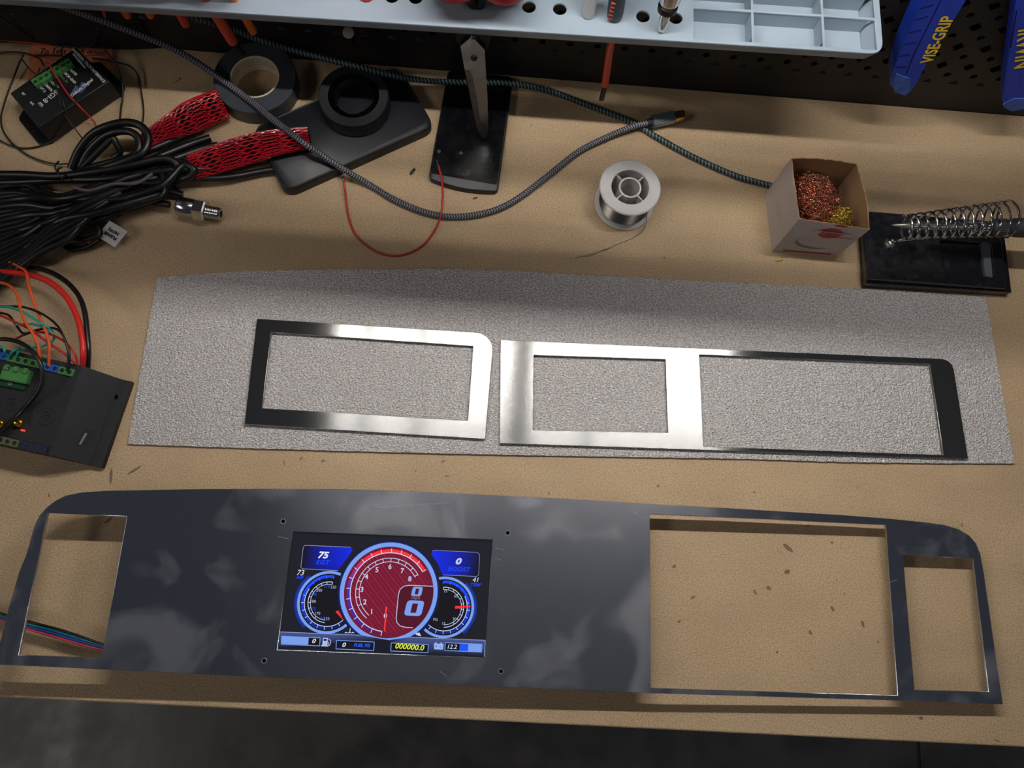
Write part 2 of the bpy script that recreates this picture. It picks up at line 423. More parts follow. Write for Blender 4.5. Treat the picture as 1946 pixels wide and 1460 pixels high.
# workbench
wb = thing('workbench', (0, 0.2, -0.9), 'wooden workbench with a brown fibreboard top', 'workbench')
top = boxo('bench_top', (0.05, (YW + YF) / 2, -0.008), (2.0, YW - YF, 0.016), M_MDF, wb, bevel=0.0008)
boxo('apron', (0.05, YF + 0.06, -0.06), (1.9, 0.03, 0.085), M_BLACKM, wb)
for x in (-0.8, 0.9):
    for y in (YF + 0.08, YW - 0.06): boxo('leg', (x, y, -0.458), (0.07, 0.07, 0.884), M_BLACKM, wb)
M_STAIN = mat('glue_stain', (118, 92, 66), 0.6, var=0.2, vscale=300)
def blotch(p, rx, ry, ang, material=M_STAIN, name='stain', irr=0.35):
    c = P(p); n = 14; out = []; ph = random.random() * 9
    for k in range(n):
        a = 2 * math.pi * k / n; q = 1 + irr * noise.noise((math.cos(a) * 1.3 + ph, math.sin(a) * 1.3, ph))
        x, y = rx * q * math.cos(a), ry * q * math.sin(a)
        out.append(Vector((c.x + x * math.cos(ang) - y * math.sin(ang), c.y + x * math.sin(ang) + y * math.cos(ang))))
    prism(name, out, 0.0, 0.00012, material, top)
for p, rx, ry, a in (((1496, 1087), .0045, .003, .5), ((1461, 1118), .004, .0025, -.5), ((1435, 1126), .0015, .004, .5), ((1497, 1042), .008, .003, -.7), ((1281, 1077), .003, .0018, .6),
                     ((1582, 1157), .002, .004, .6), ((1640, 1187), .002, .0045, .3), ((1540, 1203), .002, .003, .4), ((1477, 1240), .0016, .0016, 0), ((1669, 1220), .0014, .0014, 0), ((1581, 1032), .0018, .0018, 0),
                     ((1317, 1136), .004, .0015, .6), ((1290, 1182), .003, .0015, .5), ((1590, 1104), .0012, .0012, 0), ((1605, 1129), .0012, .0012, 0), ((1750, 1365), .0028, .002, 0), ((1895, 1408), .004, .001, -.4),
                     ((1251, 924), .0018, .0018, 0), ((1433, 936), .002, .0012, 0), ((1828, 998), .001, .003, 0), ((211, 905), .0018, .011, .12), ((254, 895), .0018, .011, -.9), ((93, 942), .001, .003, .3),
                     ((572, 872), .004, .001, 1.0), ((614, 876), .003, .0018, .4), ((842, 877), .004, .0012, .7), ((850, 905), .003, .001, .2), ((540, 880), .0012, .003, .2), ((790, 895), .0016, .001, .2),
                     ((1262, 490), .0016, .0016, 0), ((1187, 592), .0016, .0016, 0), ((1010, 238), .001, .002, 0), ((1043, 938), .001, .002, 0), ((1535, 1000), .003, .001, .4), ((205, 990), .002, .006, -.8)):
    blotch(p, rx * .62, ry * .62, a)

# ------------------------------------------------------------------ the strip lamp above the bench (out of the picture; it lights everything and shows in the aluminium)
lx, ly, lz = LAMP
lamp = thing('strip_lamp', (lx, ly, lz), 'long white strip lamp hanging over the bench', 'lamp')
boxo('housing', (lx, ly, lz + 0.016), (0.67, 0.05, 0.03), M_WHITE, lamp, bevel=0.004)
bm = bmesh.new()
for a, b in ((-0.240, -0.199), (-0.183, -0.110), (-0.094, 0.047), (0.082, 0.172), (0.186, 0.410)): box_into(bm, ((a + b) / 2, ly, lz - 0.003), (b - a, 0.010, 0.006))
bm_obj('led_strip', bm, emis_mat('lamp_glow', LAMP_E, False, (1.0, 0.965, 0.92)), lamp)
for x in (-0.24, 0.41):
    tube('hanger', [(x, ly, lz + 0.03), (x, ly + 0.01, lz + 0.3), (x, YW - 0.005, lz + 0.32)], 0.002, M_DARKSTEEL, lamp, seg=6)
    tube('added_wire_bracket', [(x, ly, lz + 0.005), (x, ly - 0.04, lz - 0.07), (x, ly - 0.045, lz - 0.14)], 0.0015, M_DARKSTEEL, lamp, seg=6)  # bracket is added too, to carry the unseen wires below
for ys, x0, x1, r in ((0.266, -0.20, 0.30, .0062), (0.306, -0.22, 0.28, .0046), (0.345, -0.24, 0.2, .0022), (0.390, -0.1, 0.41, .0038), (0.425, 0.02, 0.41, .0022)):
    zg = lz - 0.14; yg = ys + (ly - ys) * zg / lz
    tube('added_shadow_wire', [(x0, yg, zg), ((x0 + x1) / 2, yg, zg), (x1, yg, zg)], r, M_DARKSTEEL, lamp, seg=6)  # unseen wires, added so that their shadows band the bench and foam

# ================================================================== LARGE FLAT PIECES
# packing foam sheet
def foam():
    top_ = spline([P(p) for p in ((300, 530), (450, 519), (700, 514), (950, 516), (1300, 535), (1600, 549), (1870, 566))], 40)
    bot_ = spline([P(p) for p in ((245, 845), (480, 853), (800, 862), (1100, 868), (1400, 873), (1650, 880), (1925, 882))], 40)
    nx, ny = len(top_), 110; T = 0.0026
    bm = bmesh.new(); g = []
    for j in range(ny):
        t = j / (ny - 1); row = []
        for i in range(nx):
            s = i / (nx - 1); p = top_[i].lerp(bot_[i], t)
            e = 0.0011 * noise.noise((p.y * 900, 3.1, s * 3)) if i in (0, nx - 1) else 0
            e2 = 0.0006 * noise.noise((p.x * 500, 9.1, t)) if j in (0, ny - 1) else 0
            w = 0.35e-3 * noise.noise((p.x * 260, p.y * 420, 0)) + 0.3e-3 * noise.noise((p.x * 700, p.y * 900, 4))
            row.append(bm.verts.new((p.x + e, p.y + e2, T + w)))
        g.append(row)
    for j in range(ny - 1):
        for i in range(nx - 1): bm.faces.new((g[j][i], g[j + 1][i], g[j + 1][i + 1], g[j][i + 1]))
    edge = [g[0][i] for i in range(nx)] + [g[j][-1] for j in range(1, ny)] + [g[-1][i] for i in range(nx - 2, -1, -1)] + [g[j][0] for j in range(ny - 2, 0, -1)]
    lo = [bm.verts.new((v.co.x, v.co.y, 0.0)) for v in edge]
    for k in range(len(edge)):
        k2 = (k + 1) % len(edge); bm.faces.new((edge[k], edge[k2], lo[k2], lo[k]))
    bm.faces.new(lo[::-1])
    return bm_obj('foam_sheet', bm, M_FOAM, None, 80)
fo = tag(foam(), 'long sheet of sparkling translucent white packing foam under the two bezels', 'foam sheet')
FZ = 0.0033

def plate_px(name, outs, z, thick, material, pl=P):
    me = plate_mesh([[pl(p, z) for p in o] for o in outs], thick, 0.0003); me.transform(Matrix.Translation((0, 0, z)))
    return newobj(name, me, material)
b1 = plate_px('aluminium_bezel', [[(490, 608), (903, 634), (914, 636), (926, 643), (934, 654), (936, 668), (922, 836), (466, 808)], [(517, 634), (899, 660), (889, 801), (500, 777)]], FZ, 0.003, M_ALU)
tag(b1, 'smaller aluminium bezel frame with a single opening, lying on the foam', 'bezel', 'aluminium bezels')
b2 = plate_px('aluminium_bezel', [[(951, 648), (1786, 684), (1797, 687), (1805, 694), (1809, 704), (1836, 873), (949, 844)], [(1014, 677), (1263, 685), (1268, 824), (1012, 819)], [(1327, 676), (1764, 694), (1789, 866), (1335, 850)]], FZ, 0.003, M_ALU)
tag(b2, 'longer aluminium bezel frame with two openings, on the right of the foam', 'bezel', 'aluminium bezels')

# dash panel: tilted plate, its left end higher
TILT = Matrix(((1, 0, 0, 0), (0, 1, 0, 0), (PZS, 0, 1, PZ0 - 0.003), (0, 0, 0, 1)))
OPEN = dict(left=[(90, 975), (241, 982), (193, 1251), (35, 1245)], screen=[(556, 1010), (936, 1026), (921, 1250), (527, 1235)],
            big=[(1235, 977), (1684, 998), (1706, 1322), (1237, 1308)], right=[(1716, 1055), (1850, 1062), (1879, 1315), (1738, 1312)])
outer = [(-14, 1263), (4, 1207), (15, 1160), (36, 1088), (50, 1053), (65, 1000), (74, 981), (88, 965), (105, 952), (125, 942), (155, 936), (200, 933), (350, 930), (500, 929), (650, 930), (800, 935), (950, 942), (1090, 949), (1235, 958),
         (1370, 965), (1500, 973), (1600, 979), (1690, 986), (1760, 993), (1795, 998), (1822, 1006), (1842, 1018), (1855, 1033), (1863, 1052), (1870, 1090), (1880, 1160), (1893, 1250), (1906, 1339), (1710, 1332), (1237, 1318), (900, 1304), (500, 1287), (200, 1273)]
outs = [[PP(p) for p in outer]] + [[PP(p) for p in o] for o in OPEN.values()]
for p in ((538, 991), (965, 1013), (502, 1256), (952, 1276)): outs.append(circle(PP(p), 0.0017, 14))
me = plate_mesh(outs, 0.003, 0.0003); me.transform(TILT)
panel = tag(newobj('dashboard_fascia', me, M_PANEL), 'long brushed aluminium dashboard panel with a lit screen and cut-outs', 'panel')
M_SCR = mat('scratch', (225, 225, 228), 0.3, 0.6)
for a, b in (((700, 968), (860, 955)), ((528, 1020), (548, 1024)), ((940, 1042), (958, 1045)), ((1690, 1108), (1704, 1102)), ((836, 1276), (850, 1287)), ((1345, 1323), (1360, 1325)), ((940, 1060), (955, 1066)), ((1205, 975), (1222, 984))):
    tube('scratch', [PP(a, 0.00003), PP(b, 0.00003)], 0.00012, M_SCR, panel, seg=4, raw=True)
for p in ((538, 991), (965, 1013), (502, 1256), (952, 1276)):
    c = PP(p, 0.0001); tube('burr', [c + Vector((0.00185 * math.cos(k * math.pi / 8), 0.00185 * math.sin(k * math.pi / 8), 0)) for k in range(16)], 0.00018, M_SCR, panel, seg=5, raw=True, closed=True)

# ------------------------------------------------------------------ digital dash display under the panel
sc = [PP(p, -0.0024) for p in OPEN['screen']]
ctr = (sc[0] + sc[1] + sc[2] + sc[3]) / 4
nrm = Vector((-PZS, 0, 1)).normalized()
ux = ((sc[2] - sc[3]) + (sc[1] - sc[0])).normalized(); ux = (ux - nrm * ux.dot(nrm)).normalized(); uy = nrm.cross(ux)
SM = Matrix(((ux.x, uy.x, nrm.x, ctr.x), (ux.y, uy.y, nrm.y, ctr.y), (ux.z, uy.z, nrm.z, ctr.z), (0, 0, 0, 1)))
SMI = SM.inverted()
disp = thing('dash_display', (ctr.x, ctr.y, 0), 'lit digital gauge display showing a red tachometer, behind the panel cut-out', 'display')
# housing: from the bench up to just under the panel
hw, hh = 0.0960, 0.0580
cs = [ctr + ux * a + uy * b for a, b in ((-hw, -hh), (hw, -hh), (hw, hh), (-hw, hh))]
def ztop(p): return PZ0 + PZS * p[0] - 0.0058
prism('housing', [Vector((c.x, c.y)) for c in cs], 0.0, ztop, M_BLACK, disp)
def S(x, y):      # position on the enlarged screen photograph -> screen plane (metres)
    q = SMI @ PP((490 + x * 0.24666, 980 + y * 0.24666), -0.0024); return (q.x, q.y)
def rect_prism(name, x0, x1, y0, y1, z0, z1, material, parent):
    bm = bmesh.new(); box_into(bm, ((x0 + x1) / 2, (y0 + y1) / 2, (z0 + z1) / 2), (x1 - x0, y1 - y0, z1 - z0), SM); return bm_obj(name, bm, material, parent)
scr = rect_prism('screen', -0.083, 0.083, -0.0475, 0.0475, -0.0030, 0.0, emis_mat('screen_back', 0.5, False, (0.010, 0.010, 0.016)), disp)

class G:
    """flat lit graphics on the screen: polygons with a colour for each corner"""
    def __init__(s): s.v = []; s.f = []; s.c = []; s.z = 0.00006
    def up(s, k=1): s.z += 0.00003 * k
    def poly(s, pts, col):
        cols = col if isinstance(col[0], (tuple, list)) else [col] * len(pts)
        i = len(s.v); s.v += [(p[0], p[1], s.z) for p in pts]; s.c += [lin(c) for c in cols]; s.f.append(tuple(range(i, i + len(pts))))
    def ring(s, c, r0, r1, a0, a1, col, n=48):
        for k in range(n):
            t0, t1 = a0 + (a1 - a0) * k / n, a0 + (a1 - a0) * (k + 1) / n
            c0 = col(k / n) if callable(col) else col; c1 = col((k + 1) / n) if callable(col) else col
            s.poly([(c[0] + r0 * math.cos(t0), c[1] + r0 * math.sin(t0)), (c[0] + r1 * math.cos(t0), c[1] + r1 * math.sin(t0)),
                    (c[0] + r1 * math.cos(t1), c[1] + r1 * math.sin(t1)), (c[0] + r0 * math.cos(t1), c[1] + r0 * math.sin(t1))], [c0, c0, c1, c1])
    def glow(s, c, r0, r1, a0, a1, c_in, c_out, n=40):
        for k in range(n):
            t0, t1 = a0 + (a1 - a0) * k / n, a0 + (a1 - a0) * (k + 1) / n
            s.poly([(c[0] + r0 * math.cos(t0), c[1] + r0 * math.sin(t0)), (c[0] + r1 * math.cos(t0), c[1] + r1 * math.sin(t0)),
                    (c[0] + r1 * math.cos(t1), c[1] + r1 * math.sin(t1)), (c[0] + r0 * math.cos(t1), c[1] + r0 * math.sin(t1))], [c_in, c_out, c_out, c_in])
    def line(s, a, b, w, col):
        a, b = Vector(a), Vector(b); d = (b - a).normalized(); n = Vector((-d.y, d.x)) * w / 2
        s.poly([a - n, b - n, b + n, a + n], col)
    def path(s, pts, w, col, closed=False):
        n = len(pts)
        for i in range(n if closed else n - 1): s.line(pts[i], pts[(i + 1) % n], w, col)
    def text(s, t, p, size, col, shear=0.0, bold=0.0, space=1.0, xs=1.0, ang=0.0):
        me = text_mesh(t, size, 'CENTER', shear, bold, 0, space); i = len(s.v); ca, sa = math.cos(ang), math.sin(ang)
        for v in me.vertices:
            x, y = v.co.x * xs, v.co.y; s.v.append((p[0] + x * ca - y * sa, p[1] + x * sa + y * ca, s.z))
        s.c += [lin(col)] * len(me.vertices)
        for q in me.polygons: s.f.append(tuple(i + k for k in q.vertices))
        D.meshes.remove(me)
    def build(s, name, parent):
        me = D.meshes.new(name); me.from_pydata([SM @ Vector(v) for v in s.v], [], s.f)
        ca = me.color_attributes.new('Col', 'FLOAT_COLOR', 'POINT')
        ca.data.foreach_set('color', np.array([(*c, 1) for c in s.c], dtype=np.float32).ravel())
        return newobj(name, me, M_GFX, parent)
M_GFX = emis_mat('screen_graphics', 0.49)
K = 0.0001008                  # metres per enlarged-photo pixel
LB = (122, 160, 240); WB = (205, 215, 250); BL = (12, 36, 220); DK = (14, 14, 20)
# tachometer
g = G(); c = S(1010, 588); RT = 380 * K
def th(x, y): q = S(x, y); return math.atan2(q[1] - c[1], q[0] - c[0])
g.glow(c, RT * .98, RT * 1.06, 0, 2 * math.pi, (18, 40, 120), (12, 12, 18)); g.up()
g.ring(c, RT * .91, RT, 0, 2 * math.pi, LB, 96); g.up()
g.ring(c, 0, RT * .915, 0, 2 * math.pi, (112, 18, 46), 72); g.up()
for k in range(-22, 23):       # woven stripes
    o = k * 0.0028; r = RT * .82
    L = math.sqrt(max(0, r * r - o * o * .5 * 2)) if abs(o) < r else 0
    if L > 0:
        dx, dy = math.cos(-0.85), math.sin(-0.85); nx_, ny_ = -dy, dx
        g.line((c[0] + nx_ * o - dx * L, c[1] + ny_ * o - dy * L), (c[0] + nx_ * o + dx * L, c[1] + ny_ * o + dy * L), 0.0013, (140, 28, 54) if k % 2 else (128, 24, 52))
g.up()
A0 = math.radians(-96); A1 = math.radians(-96 - 231)
def band(t):
    a = (96, 24, 70); b_ = (70, 40, 190); d_ = (252, 50, 54); 
    if t < .35: u = t / .35; return tuple(a[i] + (b_[i] - a[i]) * u for i in range(3))
    if t < .62: u = (t - .35) / .27; return tuple(b_[i] + (d_[i] - b_[i]) * u for i in range(3))
    return d_
g.ring(c, RT * .795, RT * .86, A0, A1, band, 90); g.up()
g.ring(c, RT * .780, RT * .797, A0, A1, WB, 90); g.ring(c, RT * .672, RT * .685, A0 - .55, A1 - .03, WB, 80); g.ring(c, RT * .598, RT * .611, A0 - .55, A1 - .03, WB, 80); g.up()
for k in range(17):
    a = A0 + (A1 - A0) * k / 16; ca, sa = math.cos(a), math.sin(a)
    g.line((c[0] + RT * .78 * ca, c[1] + RT * .78 * sa), (c[0] + RT * .875 * ca, c[1] + RT * .875 * sa), 0.0005, WB)
    if k > 3: g.line((c[0] + RT * .60 * ca, c[1] + RT * .60 * sa), (c[0] + RT * .68 * ca, c[1] + RT * .68 * sa), 0.0005, WB)
for t, x, y in (('0', 983, 775), ('1', 877, 742), ('2', 825, 668), ('3', 803, 572), ('4', 838, 473), ('5', 918, 420), ('6', 1018, 396), ('7', 1112, 428), ('8', 1171, 490)): g.text(t, S(x, y), 0.0054, (200, 206, 245), 0, 0.0001)
g.up()
bx = [S(*p) for p in ((1350, 546), (1165, 538), (1125, 545), (1095, 570), (1083, 610), (1066, 790), (1072, 825), (1095, 850), (1140, 862), (1195, 864))]
arc = [(c[0] + RT * .915 * math.cos(a), c[1] + RT * .915 * math.sin(a)) for a in np.linspace(th(1195, 864), th(1350, 546), 14)]
g.poly(bx + arc, (78, 14, 34)); g.up(); g.path(bx, 0.0005, WB)
def digit0(p, w, h_, st, col, hole, sh=0.18):
    def rr(w_, h2, r): return [(x + y * sh, y) for x, y in rounded([(-w_, -h2), (w_, -h2), (w_, h2), (-w_, h2)], r)]
    g.poly([(p[0] + x, p[1] + y) for x, y in rr(w, h_, min(w, h_) * .5)], col); g.up()
    g.poly([(p[0] + x, p[1] + y) for x, y in rr(w - st, h_ - st * .5, .0002)], hole); g.up()
digit0(S(1226, 586), .0040, .0036, .0027, LB, (78, 14, 34)); digit0(S(1205, 714), .0068, .0058, .0046, LB, (78, 14, 34))
g.text('mph', S(1215, 634), 0.0040, (150, 110, 140), .2); g.up()
g.poly([S(983, 702), S(998, 702), S(981, 893), S(971, 893)], (255, 52, 44))
g.build('tachometer_graphic', scr)
# side gauges
def side(name, cx_, cy_, r, a0, a1, ticks, nums, needle, cut):
    g = G(); g.z = 0.00003; c = S(cx_, cy_); r *= K
    g.glow(c, r * .98, r * 1.14, cut[0], cut[1], (30, 70, 190), (12, 12, 18)); g.z += 0.000005
    g.ring(c, r * .915, r, 0, 2 * math.pi, LB, 64); g.ring(c, 0, r * .915, 0, 2 * math.pi, (14, 14, 20), 48); g.z += 0.000004
    g.ring(c, r * .78, r * .87, a0, a1, lambda t: tuple((8, 18, 66)[i] + ((20, 70, 250)[i] - (8, 18, 66)[i]) * min(1, t * 1.5) for i in range(3)), 60)
    g.z += 0.000004
    g.ring(c, r * .755, r * .775, a0, a0 + (a1 - a0) * .72, WB, 60)
    g.ring(c, r * .64, r * .66, a0 + (a1 - a0) * .22, a1, WB, 60); g.ring(c, r * .565, r * .58, a0 + (a1 - a0) * .22, a1, WB, 60)
    for k in range(ticks + 1):
        a = a0 + (a1 - a0) * k / ticks; ca, sa = math.cos(a), math.sin(a); q = .87 if k < ticks * .6 else .84
        g.line((c[0] + r * .76 * ca, c[1] + r * .76 * sa), (c[0] + r * q * ca, c[1] + r * q * sa), 0.0004, WB if k < ticks * .65 else (70, 120, 255))
        if k > ticks * .35: g.line((c[0] + r * .57 * ca, c[1] + r * .57 * sa), (c[0] + r * .65 * ca, c[1] + r * .65 * sa), 0.0004, WB)
    for t, x, y, col in nums: g.text(t, S(x, y), 0.0031, col)
    g.z += 0.000004; n = [S(*p) for p in needle]; g.poly(n, (255, 40, 40))
    return g.build(name, scr)
GR = (175, 180, 205); BT = (30, 80, 240)
side('left_gauge_graphic', 541, 668, 236, math.radians(-42), math.radians(-42 - 236), 14, (('220', 582, 553, GR), ('200', 473, 577, GR), ('190', 432, 608, BT), ('180', 425, 662, GR), ('175', 424, 720, BT), ('170', 458, 755, GR), ('160', 493, 793, BT), ('155', 530, 797, GR), ('210', 532, 547, BT)),
     ((598, 742), (618, 730), (675, 812), (667, 816)), (math.radians(130), math.radians(230)))
side('right_gauge_graphic', 1437, 706, 233, math.radians(-140), math.radians(-140 + 236), 14, (('75', 1446, 584, GR), ('60', 1527, 622, GR), ('45', 1560, 712, GR), ('30', 1514, 798, GR), ('15', 1431, 833, GR), ('0', 1338, 791, GR), ('PSI', 1368, 803, GR)),
     ((1520, 697), (1520, 719), (1640, 703), (1640, 697)), (math.radians(-50), math.radians(50)))
# readouts above
g = G(); g.z = 0.00005
q = [(350, 245), (362, 230), (715, 244), (728, 256), (727, 275), (672, 350), (615, 425), (345, 411), (331, 396)]
g.poly([S(*p) for p in q], [(14, 14, 26), (14, 14, 26), (14, 40, 230), (14, 40, 230), (14, 40, 230), (10, 34, 215), (8, 26, 180), (14, 14, 26), (14, 14, 26)]); g.up(.3)
g.path([S(*p) for p in ((715, 244), (362, 230), (350, 245), (331, 396), (345, 411), (615, 425))], 0.0004, (150, 150, 190))
g.text('75', S(500, 307), 0.0070, (225, 230, 255), .25, 0.00025, 1, 1.15); g.text('EGT', S(497, 362), 0.0046, (24, 62, 235), .25, 0.0002, 1.1, 1.15)
g.text('73', S(326, 442), 0.0058, (225, 228, 245), .25); g.text('AIR', S(322, 477), 0.0036, (24, 62, 235), .25, 0.0001)
g.build('left_readout_graphic', scr); g = G(); g.z = 0.00005
q = [(1345, 275), (1360, 268), (1690, 284), (1708, 300), (1702, 455), (1685, 470), (1425, 458), (1385, 370), (1335, 298)]
g.poly([S(*p) for p in q], [(14, 40, 230), (14, 40, 230), (14, 14, 24), (14, 14, 24), (14, 14, 24), (14, 14, 24), (10, 34, 215), (14, 40, 225), (14, 40, 230)]); g.up(.3)
g.path([S(*p) for p in ((1345, 275), (1360, 268), (1690, 284), (1708, 300), (1702, 455), (1685, 470), (1425, 458))], 0.0004, (130, 140, 185))
g.text('0', S(1541, 355), 0.0066, (195, 208, 250), .25, 0.0003, 1, 1.3); g.text('BOOST', S(1546, 415), 0.0046, (24, 62, 235), .25, 0.0002, 1.1, 1.1)
g.text('41', S(1677, 497), 0.0052, (215, 222, 245), .25); g.text('TEMP', S(1676, 535), 0.0036, (24, 62, 235), .25, 0.0001)
g.build('right_readout_graphic', scr)
# status bar
g = G(); g.z = 0.00012
q = [(172, 897), (600, 915), (790, 922), (1010, 960), (1170, 938), (1300, 942), (1752, 962), (1745, 1088), (158, 1020)]
cl = [(70, 84, 140)] * 3 + [(16, 18, 30)] + [(70, 84, 140)] * 3 + [(20, 22, 36)] * 2
g.poly([S(*p) for p in q[:4] + [(1005, 1056), (158, 1020)]], cl[:3] + [(16, 18, 30)] + [(18, 20, 34)] * 2); g.poly([S(*p) for p in q[3:7] + [(1745, 1088), (1005, 1056)]], [(16, 18, 30)] + cl[4:7] + [(18, 20, 34)] * 2); g.up(.3)
g.path([S(*p) for p in ((172, 897), (790, 922))], 0.0004, (150, 165, 220)); g.path([S(*p) for p in ((1170, 938), (1752, 962), (1745, 1088))], 0.0004, (150, 165, 220))
def boxr(x0, y0, x1, y1, fill, dy=0.044):
    pts = [(x0, y0), (x1, y0 + (x1 - x0) * dy), (x1 - 4, y1 + (x1 - x0) * dy), (x0 - 4, y1)]
    g.poly([S(*p) for p in pts], fill); g.up(.3); return [S(*p) for p in pts]
e = boxr(185, 930, 480, 992, DK); g.path(e, .0005, LB, True); boxr(187, 932, 392, 988, LB)
e = boxr(606, 962, 897, 1028, DK); g.path(e, .0005, LB, True)
e = boxr(1028, 982, 1314, 1044, (10, 10, 10)); g.path(e, .0005, LB, True)
e = boxr(1444, 980, 1728, 1040, DK); g.path(e, .0005, LB, True); boxr(1556, 988, 1622, 1044, (28, 84, 245)); boxr(1622, 991, 1724, 1046, LB); g.up(.3)
g.text('0', S(429, 968), 0.0044, (225, 230, 250), .25, .0001, 1, 1.2); g.text('0', S(661, 998), 0.0044, (225, 230, 250), .25, .0001, 1, 1.2)
g.text('FUEL PSI', S(800, 1002), 0.0034, (40, 90, 255), .25, .0001); g.text('000000.0', S(1167, 1014), 0.0056, (228, 240, 70), .2, .00008, 1.0, 1.08, -.04)
g.text('12.2', S(1493, 1013), 0.0046, (235, 238, 250), .2)
# pump, battery, coolant and engine symbols
g.poly([S(*p) for p in ((503, 942), (540, 944), (536, 1000), (496, 998))], (175, 195, 240)); g.poly([S(*p) for p in ((488, 998), (545, 1001), (544, 1010), (486, 1007))], (175, 195, 240))
g.path([S(*p) for p in ((545, 950), (562, 965), (556, 1000), (546, 1000), (545, 975))], .0005, (175, 195, 240)); g.up(.3); g.poly([S(*p) for p in ((508, 950), (532, 951), (530, 966), (506, 965))], DK)
g.poly([S(*p) for p in ((1356, 986), (1432, 989), (1426, 1034), (1358, 1031))], (150, 178, 240))
for x, y in ((1372, 976), (1413, 978)): g.poly([S(x - 6, y), S(x + 6, y), S(x + 6, y + 12), S(x - 6, y + 11)], (150, 178, 240))
g.up(.3); g.text('+', S(1374, 1009), .0030, DK); g.text('-', S(1408, 1011), .0036, DK)
g.path([S(712, 870), S(709, 902)], .0005, WB)
for dx in (-26, 0, 26): g.path([S(700 + dx - 4, 906), S(706 + dx, 899), S(716 + dx, 906)], .0005, WB)
g.poly([S(*p) for p in ((1215, 905), (1245, 902), (1252, 915), (1258, 930), (1235, 926), (1215, 916))], (190, 205, 240))
g.build('status_bar_graphic', scr)

# wires under the panel
rib = thing('ribbon_cable', P((100, 1200), 0), 'four coloured wires lying side by side in the left panel cut-out', 'wires')
for k, (mname, rgb) in enumerate((('ribbon_black', (14, 22, 26)), ('ribbon_teal', (22, 100, 110)), ('ribbon_blue', (28, 70, 150)), ('ribbon_red', (196, 62, 78)))):
    dz = k * 5.5
    tube('wire', pxpath([(-60, 1148 + dz), (0, 1166 + dz * .8), (60, 1183 + dz * .9), (110, 1196 + dz), (160, 1212 + dz * .9), (200, 1226 + dz * .6), (300, 1250), (420, 1262)], [.006, .010, .013, .013, .012, .010, .006, .004]), 0.0010, mat(mname, rgb, 0.35), rib, seg=8)

# ================================================================== WALL TRAY AND TOOLS
YT = 0.434                     # front edge of the tray
def zt(x): return 0.139 + 0.026 * x         # top of the tray, rising slightly to the right
def PT(p, dz=0.0):             # pixel -> point on the tray's top plane
    r = wray(p); t = (0.139 + dz - CAMH) / (r[2] - 0.026 * r[0])
    return Vector((float(r[0] * t), float(r[1] * t), float(CAMH + r[2] * t)))
tray = thing('tool_tray', (0, YW, 0.15), 'long pale grey plastic tool tray on the pegboard', 'tray')
XR = PT((1676, 60)).x; XL = -0.55
TT = Matrix(((1, 0, 0, 0), (0, 1, 0, 0), (0.026, 0, 1, 0.139), (0, 0, 0, 1)))
# deck with round holes and the compartment openings
yb_ = YW - 0.001
comp = []
xa = PT((1316, 60)).x; xs = [xa, PT((1431, 60)).x, PT((1565, 60)).x, XR - 0.004]
ym = PT((1470, 23)).y; yf_ = YT + 0.0035; ybk = YW - 0.006
for i in range(3):
    for (y0, y1) in ((yf_, ym - 0.001), (ym + 0.001, ybk)):
        comp.append((xs[i] + 0.001, xs[i + 1] - 0.001, y0, y1))
outl = [rounded([(XL, YT), (XR, YT), (XR, yb_), (XL, yb_)], [0, 0.012, 0.003, 0])]
for x0, x1, y0, y1 in comp: outl.append([Vector(q) for q in ((x0, y0), (x1, y0), (x1, y1), (x0, y1))])
holes = [(1005, 13), (1064, 17), (1222, 31), (1284, 34), (745, -6), (790, -4)]
for p in holes: q = PT(p); outl.append(circle(q, 0.0055, 20))
me = plate_mesh(outl, 0.0024, 0.0004); me.transform(TT @ Matrix.Translation((0, 0, -0.0024)))
newobj('deck', me, M_TRAY, tray)
# tapered skirt
bm = bmesh.new()
top_l = [Vector((XL, YT))] + rounded([(XL, YT), (XR, YT), (XR, yb_)], [0, 0.012, 0])[1:]
def inset(p, d): 
    return Vector((min(p.x, XR - d) if p.x > XR - 0.012 else p.x, max(p.y, YT + d)))
a_ = [bm.verts.new(TT @ Vector((p.x, p.y, -0.0015))) for p in top_l]
b_ = [bm.verts.new(TT @ Vector((*inset(p, 0.0075), -0.017))) for p in top_l]
c_ = [bm.verts.new(TT @ Vector((*inset(p, 0.0095), -0.017))) for p in top_l]
d_ = [bm.verts.new(TT @ Vector((*inset(p, 0.0030), -0.0015))) for p in top_l]
for i in range(len(top_l) - 1):
    for u, v in ((a_, b_), (b_, c_), (c_, d_), (d_, a_)): bm.faces.new((u[i], u[i + 1], v[i + 1], v[i]))
bm_obj('skirt', bm, M_TRAY, tray, 50)
# compartments: floor and dividing walls
boxo('compartment_floor', ((xs[0] + xs[3]) / 2 - .003, (YT + .0085 + ybk) / 2, -0.0165), (xs[3] - xs[0] - .006, ybk - YT - .0085, 0.002), M_TRAY, tray, TT)
for x in xs[:3]: boxo('divider', (x, (YT + .0085 + ybk) / 2, -0.009), (0.0018, ybk - YT - .0085, 0.0148), M_TRAY, tray, TT)
for y in (ym, ybk): boxo('divider', ((xs[0] + xs[3]) / 2 - .003, y, -0.009), (xs[3] - xs[0] - .006, 0.0018, 0.0148), M_TRAY, tray, TT)
for x in (-0.45, -0.05, 0.25): boxo('mounting_bracket', (x, YW - 0.012, -0.024), (0.012, 0.024, 0.014), M_BLACK, tray, TT)

